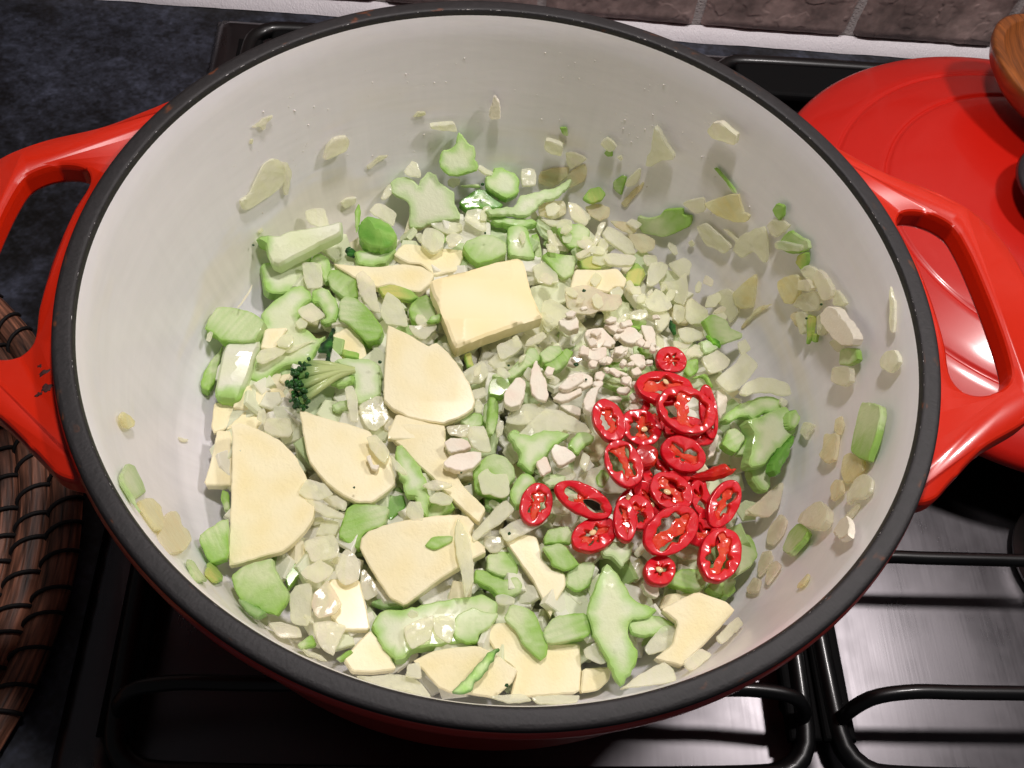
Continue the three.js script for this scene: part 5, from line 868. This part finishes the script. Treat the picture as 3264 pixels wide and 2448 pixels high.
function makePiece(kind, wall, t, tone, outline) {
  const T = t / 1000, off = rnd() * 50, ang = rnd() * 6.28, ca = Math.cos(ang), sa = Math.sin(ang), tint = rr(-1, 1);
  const curl = (k) => (x, z) => { const q = x * ca + z * sa; return wall ? (x * x) / 0.27 : k * q * q; };
  const n2 = (x, z, f) => ns(x * f, z * f, off);
  let o, m;
  if (kind === 'P') { m = M.potato; o = { round: 1, cut: 0.1, rag: 0.00025, bevel: 0.0005, amp: 0.00035, freq: 190, belly: 0.0002, crease: 0.6, shape: curl(rr(-4, 4)), paint: (x, z, d, k) => mixc(mixc(pale.potato, pale.potatoDeep, 0.35 + 0.7 * n2(x, z, 110) + 0.15 * tint), pale.potatoEdge, sst(0.004, 0.0002, d) * 0.35) }; }
  else if (kind === 'O') { m = M.onion; const c0 = { b: pale.onionTan, p: pale.onionPink, y: pale.onionYellow, w: pale.white }[tone] ?? mixc(pale.onion, tint > 0 ? pale.onionGreen : pale.onionPink, Math.abs(tint) * 0.4); o = { round: 2, cut: 0.13, fine: 0.85, rag: 0.00035, bevel: 0.0004, amp: 0.00025, freq: 300, belly: 0.0003, crease: 0.8, shape: curl(rr(-26, 40)), paint: (x, z, d) => mixc(mixc(c0, pale.white, 0.3 + 0.6 * n2(x, z, 200)), pale.onionGreen, 0.25 + 0.9 * ns((x * sa - z * ca) * 900, (x * ca + z * sa) * 60, off)) }; }
  else if (kind === 'C' || kind === 'R') {
    m = M.celery; const q = (x, z) => x * ca + z * sa, deep = tone === 'd', yel = tone === 'y', rid = kind === 'R' ? 1 : 0.25, gr = rr(-0.004, 0.004);
    o = { round: 1, cut: 0.14, rag: 0.0003, bevel: 0.0004, amp: 0.0003, freq: 220, belly: 0.0003, crease: 0.6, fine: rid === 1 ? 0.45 : 0.9, shape: (x, z, d, R) => (wall ? x * x / 0.27 : 0) + rid * 0.00011 * Math.sin(q(x, z) * 2300 + 1.5 * ns(x * 150, z * 150, off)) * sst(0, 0.001, d) - (x * sa - z * ca) ** 2 * 6,
      paint: (x, z, d, k, R) => { const side = sst(-R * 0.35, R * 0.35, (x * sa - z * ca) + gr + 0.002 * n2(x, z, 300)); const fib = ns(q(x, z) * 1100, (x * sa - z * ca) * 70, off + 3); let c = mixc(yel ? pale.celYellow : pale.celIn, deep ? pale.celDeep : pale.celOut, 0.05 + 0.7 * side + 0.4 * sst(0.0014, 0, d) + 0.2 * n2(x, z, 160) + 0.35 * fib); if (rid === 1) c = mixc(c, pale.bright, 0.16 * (0.5 + 0.5 * Math.sin(q(x, z) * 2300 + 1))); return deep ? mixc(c, pale.celDeep, 0.5) : c; } };
  } else if (kind === 'B' || kind === 'D') {
    m = M.stem; const deep = tone === 'd', wht = tone === 'w', dome = kind === 'D' ? 0.55 : 0.12;
    o = { round: 1, cut: 0.16, rag: 0.0007, bevel: 0.0006, amp: 0.0007, freq: 240, belly: 0.0008, crease: 0.6, fine: 0.85, shape: (x, z, d, R) => dome * Math.min(0.007, d) * 1.2 + (kind === 'D' ? 0 : curl(rr(0, 0))(x, z)), paint: (x, z, d, k, R) => { const e = sst(0.0042, 0.0002, d + 0.0018 * n2(x, z, 260)); let c = mixc(mixc(pale.stemIn, pale.white, wht ? 0.7 : 0.25 + n2(x, z, 120)), deep ? pale.stemDeep : pale.stemOut, (wht ? 0.55 : 0.8) * e + 0.25 * (0.3 + n2(x, z, 90)) * (wht ? 0.4 : 1) + (deep ? 0.4 : 0)); return kind === 'D' ? mixc(pale.stemOut, pale.stemDeep, 0.45 + 0.9 * n2(x, z, 240)) : c; } };
  } else if (kind === 'S') {
    m = M.stem; const pr = outline.map(([x, z]) => tone === 'g0' ? -x : -z), lo = Math.min(...pr), hi = Math.max(...pr);
    o = { round: 2, cut: 0.15, rag: 0.0003, bevel: 0.0012, amp: 0.0003, freq: 150, belly: 0.0006, crease: 0.8, shape: (x, z, d) => 0.35 * Math.min(0.006, d), paint: (x, z, d, k) => { const f = ((tone === 'g0' ? -x : -z) - lo) / (hi - lo) + 0.12 * n2(x, z, 200); return mixc(mixc(pale.white, pale.stemIn, 0.4 + n2(x, z, 90)), pale.stemOut, 0.9 * sst(0.72, 0.9, f) + 0.35 * sst(0.0012, 0, d)); } };
  } else if (kind === 'K') { m = M.bud; o = { round: 1, rag: 0.0007, bevel: 0.0005, amp: 0.0008, freq: 700, belly: 0.0006, crease: 0.5, fine: 0.8, paint: (x, z, d) => tone === 'c' ? mixc(pale.bright, pale.mid, 0.3 + n2(x, z, 300)) : mixc(pale.dark, pale.mid, 0.25 + 1.6 * n2(x, z, 260)) }; }
  else if (kind === 'L') { m = M.bud; o = { round: 1, rag: 0.0009, bevel: 0.0004, amp: 0.0005, freq: 500, belly: 0.0003, crease: 0.6, fine: 0.8, shape: (x, z, d) => Math.min(0.0012, d) * 0.6, paint: (x, z, d) => mixc(mixc(pale.bright, pale.stemIn, 0.35 + 0.5 * n2(x, z, 200)), pale.mid, 0.7 * sst(0.0008, 0, d) + sst(0.004, 0.0095, x)) }; }
  else if (kind === 'G') { m = M.garlic; o = { round: 1, cut: 0.14, rag: 0.0005, bevel: 0.0003, amp: 0.0003, freq: 300, belly: 0.0005, crease: 0.45, shape: (x, z, d) => (wall ? x * x / 0.27 : 0) + Math.min(0.004, d) * 0.08, paint: (x, z, d) => mixc(pale.garlic, pale.garlicPink, (tone === 'p' ? 0.6 : wall ? -0.4 : 0.2) + 0.9 * n2(x, z, 170)) }; }
  else if (kind === 'U') { m = M.butter; o = { round: 2, cut: 0.14, rag: 0.0003, bevel: 0.0011, amp: 0.0001, freq: 120, belly: 0.0008, crease: 0.9, fine: 0.6, shape: (x, z) => { const dd = Math.abs((x - 0.0128) * 0.96 + (z + 0.002) * 0.28 + 0.0006 * n2(x, z, 200)); return -0.0006 * sst(0.0011, 0, dd) + ((x - 0.0128) * 0.96 + z * 0.28 > 0 ? -0.0003 : 0); }, paint: (x, z, d, k) => mixc(pale.butter, pale.butterDeep, 0.3 + 0.5 * n2(x, z, 70)) }; }
  else { m = M.chilli; const cr = srgb(196, 10, 14), co = srgb(232, 60, 26); o = { round: 2, rag: 0.0004, bevel: 0.0008, amp: 0.0005, freq: 260, belly: 0.0006, crease: 1.0, shape: (x, z, d) => Math.min(0.005, d) * 0.6, paint: (x, z, d) => mixc(cr, co, 0.1 + 1.2 * n2(x, z, 200)) }; }
  return [slab(outline, T, o), m];
}
const GROUPS = { O: 'chopped onion pieces in the pot', C: 'celery pieces in the pot', R: 'ridged celery chunks in the pot', B: 'broccoli stem pieces in the pot', G: 'chopped garlic in the pot', P: 'potato slices in the pot', K: 'broccoli bud shreds in the pot' };
const POTATO = ['small potato offcut lying on a broccoli stem', 'potato slice half under the broccoli floret', 'potato slice with cut corner below the white stem stick', 'potato slice wedged beside the biggest half moon slice', 'thin wet potato slice against the left pot wall', 'potato slice under onion, left of the floret', 'tiny potato chip beside the floret head', 'potato slice low beneath the broccoli stem',
  'wet potato slice behind the butter', 'potato wedge touching the back of the butter', 'shield shaped potato slice carrying onion bits and a green speck', 'thin potato slice shaped like a leaf tip beside the butter', 'potato slice peeping out under the leaf tip slice', 'wet potato cube at the edge of the garlic heap',
  'biggest half moon potato slice with glistening face', 'narrow potato slice behind the half moon slice', 'tan potato slice under stacked onion', 'potato sliver below the half moon slice', 'thick potato chunk with onion spike lying across it', 'long diagonal potato strip under two garlic pieces', 'wet potato wedge pointing at the pot front', 'large square potato slice at the front of the pot', 'rounded potato slice under the green leaf strip', 'potato slice at the front left of the pot', 'potato slice beside the large square slice', 'thick potato chunk at the front right wall', 'potato slice under the chilli heap'];
const MARKS = [['the butter pat', -0.004, -0.052], ['the broccoli floret', -0.07, -0.006], ['the garlic heap', 0.045, -0.03], ['the chilli heap', 0.06, 0.02], ['the half moon potato slice', -0.082, 0.045], ['the shield shaped potato slice', -0.052, 0.02], ['the thick potato chunk', -0.03, 0.053],
  ['the stem stick at the back', -0.07, -0.078], ['the lobed stem slice', -0.022, -0.1], ['the leafy stem cluster', 0.098, 0.005], ['the green leaf strip', -0.008, 0.098], ['the square potato slice', 0.024, 0.09], ['the wet potato cube', 0.04, -0.07], ['the diagonal potato strip', 0.0, 0.03], ['the wet potato wedge', 0.022, 0.06], ['the leaf tip potato slice', -0.025, -0.01], ['the upright stem stick', -0.1, -0.02]];
const WALLS = [['under the handle by the lid', 0], ['between lid and tiled wall', -0.8], ['nearest the tiled wall', -1.57], ['between tiled wall and chipped handle', -2.3], ['under the chipped handle', 3.0], ['towards the front from the chipped handle', 2.3], ['on the front side', 1.57], ['towards the front from the lid', 0.7]];
function describe(kind, tone, wall, outline, x, z) {
  let A = 0, B = 0, C = 0; for (const [p, q] of outline) { A += p * p; B += q * q; C += p * q; } const tr = A + B, df = Math.hypot(A - B, 2 * C), asp = Math.sqrt((tr + df) / Math.max(1e-12, tr - df)), d = Math.sqrt(2 * (tr + df) / outline.length);
  const size = d > 0.0165 ? 'large ' : d < 0.0085 ? 'small ' : '', form = asp > 2.5 ? 'sliver' : asp > 1.6 ? 'oblong piece' : 'piece';
  const what = { O: 'translucent onion', Ob: 'tan onion', Oy: 'yellowish onion', Op: 'pinkish onion', Ow: 'pale onion', C: 'light green celery', Cd: 'deep green celery', Cy: 'yellow green celery', R: 'ridged green celery', B: 'pale green broccoli stem', Bw: 'whitish broccoli stem', Bd: 'dark broccoli stem', G: 'pinkish white garlic', Gp: 'greyish garlic', K: 'dark green broccoli bud', Kc: 'bright green broccoli' }[kind + tone];
  if (wall) { const a = Math.atan2(z, x); let best = WALLS[0], m = 9; for (const w of WALLS) { const e = Math.abs(Math.atan2(Math.sin(a - w[1]), Math.cos(a - w[1]))); if (e < m) { m = e; best = w; } } return `${size}${what} ${form} on the pot wall ${best[0]}`; }
  let best = MARKS[0], m = 9; for (const w of MARKS) { const e = Math.hypot(x - w[1], z - w[2]); if (e < m) { m = e; best = w; } }
  return `${size}${what} ${form} ${m < 0.013 ? 'at' : 'beside'} ${best[0]}`;
}
let potatoNo = 0;
for (const [kind, wall, t, tone, cx, cy, cz, nx, ny, nz, flat] of PIECES) {
  const outline = []; for (let i = 0; i < flat.length; i += 2) outline.push([flat[i] / 1e4, flat[i + 1] / 1e4]);
  const [g, m] = makePiece(kind, wall, wall ? t * 0.58 : kind === 'O' ? t * 0.75 : t, tone, outline);
  const o = top(KIND[kind][0], g, m), n = new THREE.Vector3(nx, ny, nz).normalize(), u = new THREE.Vector3(1, 0, 0).addScaledVector(n, -n.x).normalize();
  o.quaternion.setFromRotationMatrix(new THREE.Matrix4().makeBasis(u, n, new THREE.Vector3().crossVectors(u, n))); o.position.set(cx / 1e4, cy / 1e4, cz / 1e4);
  let label = describe(kind, kind === 'S' ? '' : tone, wall, outline, cx / 1e4, cz / 1e4);
  if (kind === 'P') label = POTATO[potatoNo++] ?? 'potato slice lying among the vegetables';
  if (kind === 'U') label = 'thick pale yellow pat of butter on top of the vegetables';
  if (kind === 'S') label = tone === 'g0' ? 'white broccoli stem stick with green end against the back wall' : 'upright white broccoli stem stick under the ridged celery';
  if (kind === 'D') label = 'rounded green broccoli stem chunk behind the butter'; if (kind === 'L') label = 'serrated bright green leaf strip at the front of the pot';
  if (kind === 'X') label = t > 4 ? 'glossy red chilli tip inside the chilli heap' : 'orange red chilli strip sticking out of the heap';
  tag(o, label, KIND[kind][1], GROUPS[kind] ? GROUPS[kind] + (wall ? ' wall' : '') : undefined);
}

// chilli rings: a wall of flesh, a membrane across the hollow, seeds
const skin = srgb(206, 0, 26), flesh = srgb(226, 6, 36), innerC = srgb(236, 38, 26), memC = srgb(242, 84, 38);
RINGS.forEach(([cx, cy, cz, nx, ny, nz, flat], ri) => {
  const O = []; for (let i = 0; i < flat.length; i += 2) O.push([flat[i] / 1e4, flat[i + 1] / 1e4]);
  const g = thing('chilli_ring'), N = 72, H = rr(0.003, 0.0042), w = rr(0.0031, 0.0042), off = rnd() * 40;
  const C = (k) => { const f = k / N * O.length, i = Math.floor(f), t = f - i, L = O.length, p = [O[(i + L - 1) % L], O[i % L], O[(i + 1) % L], O[(i + 2) % L]]; return [0, 1].map((c) => 0.5 * (2 * p[1][c] + (p[2][c] - p[0][c]) * t + (2 * p[0][c] - 5 * p[1][c] + 4 * p[2][c] - p[3][c]) * t * t + (3 * p[1][c] - p[0][c] - 3 * p[2][c] + p[3][c]) * t * t * t)); };
  const pos = [], col = [], uv = [], idx = [], sec = [[-0.03, -0.5], [-0.05, 0.3], [0.0, 0.86], [0.08, 0.97], [0.2, 1.02], [0.75, 1.0], [0.95, 0.94], [1.04, 0.5], [1.0, -0.5], [0.9, -0.95], [0.5, -1], [0.1, -0.93]];
  let major = [0, 0], ml = 0; const inner = [];
  for (let k = 0; k < N; k++) {
    let [x, z] = C(k); const l = Math.hypot(x, z), q = 1 + 0.035 * ns(x * 300, z * 300, off); x *= q; z *= q;
    if (l > ml) { ml = l; major = [x / l, z / l]; }
    const ww = w * (1 + 0.9 * ns(Math.cos(k / N * 6.28) * 2, Math.sin(k / N * 6.28) * 2, off + 5)); inner.push(Math.max(0.1, 1 - ww / l));
    sec.forEach(([s, y], j) => { const f = Math.max(0.05, 1 - s * ww / l), yy = (y - 1) * H / 2 + 0.0006 * ns(x * 180, z * 180, off + 9); pos.push(x * f, yy, -z * f); const c = j < 3 || j === 11 ? skin : j < 6 ? mixc(flesh, innerC, 0.15 + 0.4 * ns(x * 500, z * 500, j)) : innerC; col.push(c.r, c.g, c.b); uv.push(k / N * 3, j / 12); const S = sec.length, a = k * S + j, b = k * S + (j + 1) % S, c2 = ((k + 1) % N) * S + j, d = ((k + 1) % N) * S + (j + 1) % S; idx.push(a, c2, b, b, c2, d); });
  }
  const bg = new THREE.BufferGeometry(); bg.setAttribute('position', new THREE.Float32BufferAttribute(pos, 3)); bg.setAttribute('color', new THREE.Float32BufferAttribute(col, 3)); bg.setAttribute('uv', new THREE.Float32BufferAttribute(uv, 2)); bg.setIndex(idx); bg.computeVertexNormals();
  part('flesh', bg, M.chilli, g);
  // membrane: an uneven bridge along the long axis, off to one side
  const [mx, mz] = major, px = -mz, pz = mx, sh = rr(-0.12, 0.12) * ml, half = Math.min(...O.map(([x, z]) => Math.hypot(x, z))), tp = [], bt = [];
  const cross = ri % 3 === 2, ax = cross ? half : ml, sx = cross ? rr(-0.25, 0.25) * ml : 0;
  for (let i = 0; i <= 10; i++) { const f = -1 + i / 5, a = f * (ax - w * 0.6), wd = half * (0.12 + 0.5 * Math.abs(ns(f * 2.3, ri, off)) + 0.35 * f * f * f * f), c = sh * (1 - f * f) + 0.12 * half * ns(f * 3, off, 2); const e1 = c + wd, e2 = c - wd; if (cross) { tp.push([px * a + mx * (sx + e1), pz * a + mz * (sx + e1)]); bt.push([px * a + mx * (sx + e2), pz * a + mz * (sx + e2)]); } else { tp.push([mx * a + px * e1, mz * a + pz * e1]); bt.push([mx * a + px * e2, mz * a + pz * e2]); } }
  const mg = slab(tp.concat(bt.reverse()), 0.0011, { round: 1, rag: 0.0006, bevel: 0.0004, amp: 0.0006, freq: 500, belly: 0.0004, crease: 0.9, paint: (x, z) => mixc(memC, innerC, 0.4 + ns(x * 400, z * 400, off)) });
  const mm = part('membrane', mg, M.membrane, g); mm.position.y = -0.0011;
  for (let s = 0; s < (ri % 4 === 1 ? 1 : 0); s++) { const f = rr(-0.45, 0.45) * ml, e = rr(-0.35, 0.35) * half; part('seed', blob(mx * f + px * e, rr(-0.0002, 0.0009), -(mz * f + pz * e), 0.0015, 0.0006, 0.0011, rnd() * 3, 1, 0.06), M.seed, g); }
  const n = new THREE.Vector3(nx, ny, nz).normalize(), u = new THREE.Vector3(1, 0, 0).addScaledVector(n, -n.x).normalize();
  g.quaternion.setFromRotationMatrix(new THREE.Matrix4().makeBasis(u, n, new THREE.Vector3().crossVectors(u, n))); g.position.set(cx / 1e4, cy / 1e4, cz / 1e4);
  tag(g, ri === 19 ? 'small red chilli ring lying apart at the edge of the heap' : ri === 0 ? 'torn red chilli ring at the tip of the heap touching garlic' : ri === 17 ? 'smallest round red chilli ring beside the broccoli leaf' : `${ml > 0.0135 ? 'large' : ml < 0.0095 ? 'small' : 'middling'} ${ml / half > 1.55 ? 'long oval' : 'rounded'} red chilli ring ${cz < 100 ? 'near the garlic' : cx > 700 ? 'beside the leafy stem cluster' : cx < 420 ? 'on the side towards the potato chunk' : 'in the middle of the heap'}`, 'chilli', 'sliced chilli rings');
});

// the broccoli floret: fanned stalks that end in a dense head of buds
{
  const f = thing('broccoli_floret'); tag(f, 'small broccoli floret with dark green bud head beside the potato slices', 'broccoli');
  const base = [-0.0564, 0.0865, -0.0118], stalks = [], buds = [];
  for (let i = 0; i < 15; i++) {
    const a = -0.44 + 0.84 * i / 14, len = 0.0225 * (1 - 0.12 * Math.abs(a)) * rr(0.93, 1.05), lift = rr(-0.002, 0.003);
    const dx = -Math.cos(a), dz = Math.sin(a) + 0.36, e = [base[0] + dx * len, base[1] + lift, base[2] + dz * len];
    const g = tube([base, [base[0] + dx * len * 0.3, base[1] + lift * 0.3 + 0.001, base[2] + dz * len * 0.22], [base[0] + dx * len * 0.7, base[1] + lift * 0.8 + 0.0012, base[2] + dz * len * 0.68], e], 0.0014, 12, 7);
    colour(g, (x) => mixc(srgb(206, 220, 150), srgb(84, 140, 52), sst(base[0] - 0.011, base[0] - 0.022, x))); stalks.push(g);
    for (let k = 0; k < 14; k++) buds.push([e[0] + dx * rr(-0.003, 0.0022) + rr(-0.001, 0.001), e[1] + rr(-0.002, 0.0026), e[2] + dz * rr(-0.003, 0.0022) + rr(-0.0012, 0.0012), rr(0.0006, 0.001), (k / 9)]);
  }
  part('stalk', mergeGeometries(stalks), M.stem, f);
  const bg = mergeGeometries(buds.map(([x, y, z, r, q]) => colour(blob(x, y, z, r, r * 1.1, r, 0, 1, 0.15), () => mixc(pale.dark, pale.mid, 0.1 + 0.7 * q * rnd()))));
  worldUV(bg, 0.02); const b = part('bud_head', bg, M.bud, f); b.userData.kind = 'stuff';
}
// loose green buds and specks, each its own crumb
{
  const spots = [[382, 930, -527, 7], [330, 930, -148, 9], [369, 920, -84, 5], [-461, 900, -140, 7], [-525, 880, 409, 4], [53, 890, 581, 6], [-127, 880, 333, 4], [-95, 860, 370, 4], [-55, 940, -1097, 8], [-1028, 920, -691, 5], [-979, 900, -714, 5], [59, 880, -162, 5], [169, 850, 412, 8], [856, 870, 582, 8], [817, 850, 659, 6], [-41, 910, -835, 5], [-825, 820, 879, 5], [41, 860, 1124, 6], [1248, 1276, -248, 5], [1230, 1166, -259, 5]];
  for (const [x, y, z, r] of spots) { const g = colour(blob(x / 1e4, y / 1e4, z / 1e4, r / 1e4, r / 1.3e4, r * 1.15 / 1e4, rnd() * 3, 1, 0.2), () => mixc(pale.dark, pale.mid, rnd() * 0.4)); worldUV(g, 0.02); tag(top('broccoli_bud', g, M.bud), 'tiny dark green broccoli bud crumb on the vegetables', 'broccoli', 'loose broccoli buds'); }
}
// everything beneath: a deep mix of small pieces that nobody could count
{
  const parts = [], cols = [pale.onion, pale.onion, pale.onion, pale.onionGreen, pale.celIn, pale.celIn, pale.celOut, pale.potato];
  for (let i = 0; i < 1500; i++) {
    const y = rr(0.058, 0.0765), R = wallR(y) - 0.011, r = R * Math.sqrt(rnd()), a = rnd() * 6.283, s = rr(0.0045, 0.0105), k = 4 + Math.floor(rnd() * 3), sh = [];
    for (let j = 0; j < k; j++) sh.push(new THREE.Vector2(Math.cos(j / k * 6.28) * s * rr(0.6, 1.1), Math.sin(j / k * 6.28) * s * rr(0.6, 1.1)));
    const g = new THREE.ExtrudeGeometry(new THREE.Shape(sh), { depth: rr(0.0012, 0.003), bevelEnabled: true, bevelSize: 0.0004, bevelThickness: 0.0004, bevelSegments: 1 });
    g.rotateX(-Math.PI / 2 + rr(-0.6, 0.6)); g.rotateY(rnd() * 6.28); g.rotateZ(rr(-0.6, 0.6)); g.translate(r * Math.cos(a), y, r * Math.sin(a));
    const c = mixc(cols[Math.floor(rnd() * cols.length)], pale.onion, 0.2 + rnd() * 0.4); colour(g, () => c); worldUV(g, 0.02); parts.push(g);
  }
  const o = top('vegetable_mix', mergeGeometries(parts), M.mix); o.userData.kind = 'stuff'; tag(o, 'finely chopped onion, celery and potato filling the pot underneath', 'vegetables');
}
// fine drops of oil and steam on the lining above the food
{
  const pts = []; for (let i = 0; i < 230; i++) { const a = -2.4 + 1.7 * rnd() + 0.25 * ns(i * 0.3, 2, 1), y = 0.098 + 0.052 * rnd(); if (ns(Math.cos(a) * 5, Math.sin(a) * 5, y * 60) > -0.12) pts.push([a, y, 0.00014 + 0.00026 * rnd() ** 3]); }
  const im = new THREE.InstancedMesh(new THREE.IcosahedronGeometry(1, 2), phys({ color: srgb(236, 230, 222), roughness: 0.12, clearcoat: 1, clearcoatRoughness: 0.05 }), pts.length), m4 = new THREE.Matrix4();
  pts.forEach(([a, y, r], i) => { const R = wallR(y) - r * 0.25; m4.makeScale(r, r, r).setPosition(R * Math.cos(a), y, R * Math.sin(a)); im.setMatrixAt(i, m4); });
  im.name = 'oil_droplets'; im.userData.kind = 'stuff'; tag(im, 'fine glistening droplets on the cream pot wall by the tiled wall', 'droplets'); scene.add(im);
}
shadows(scene);
renderer.render(scene, camera);
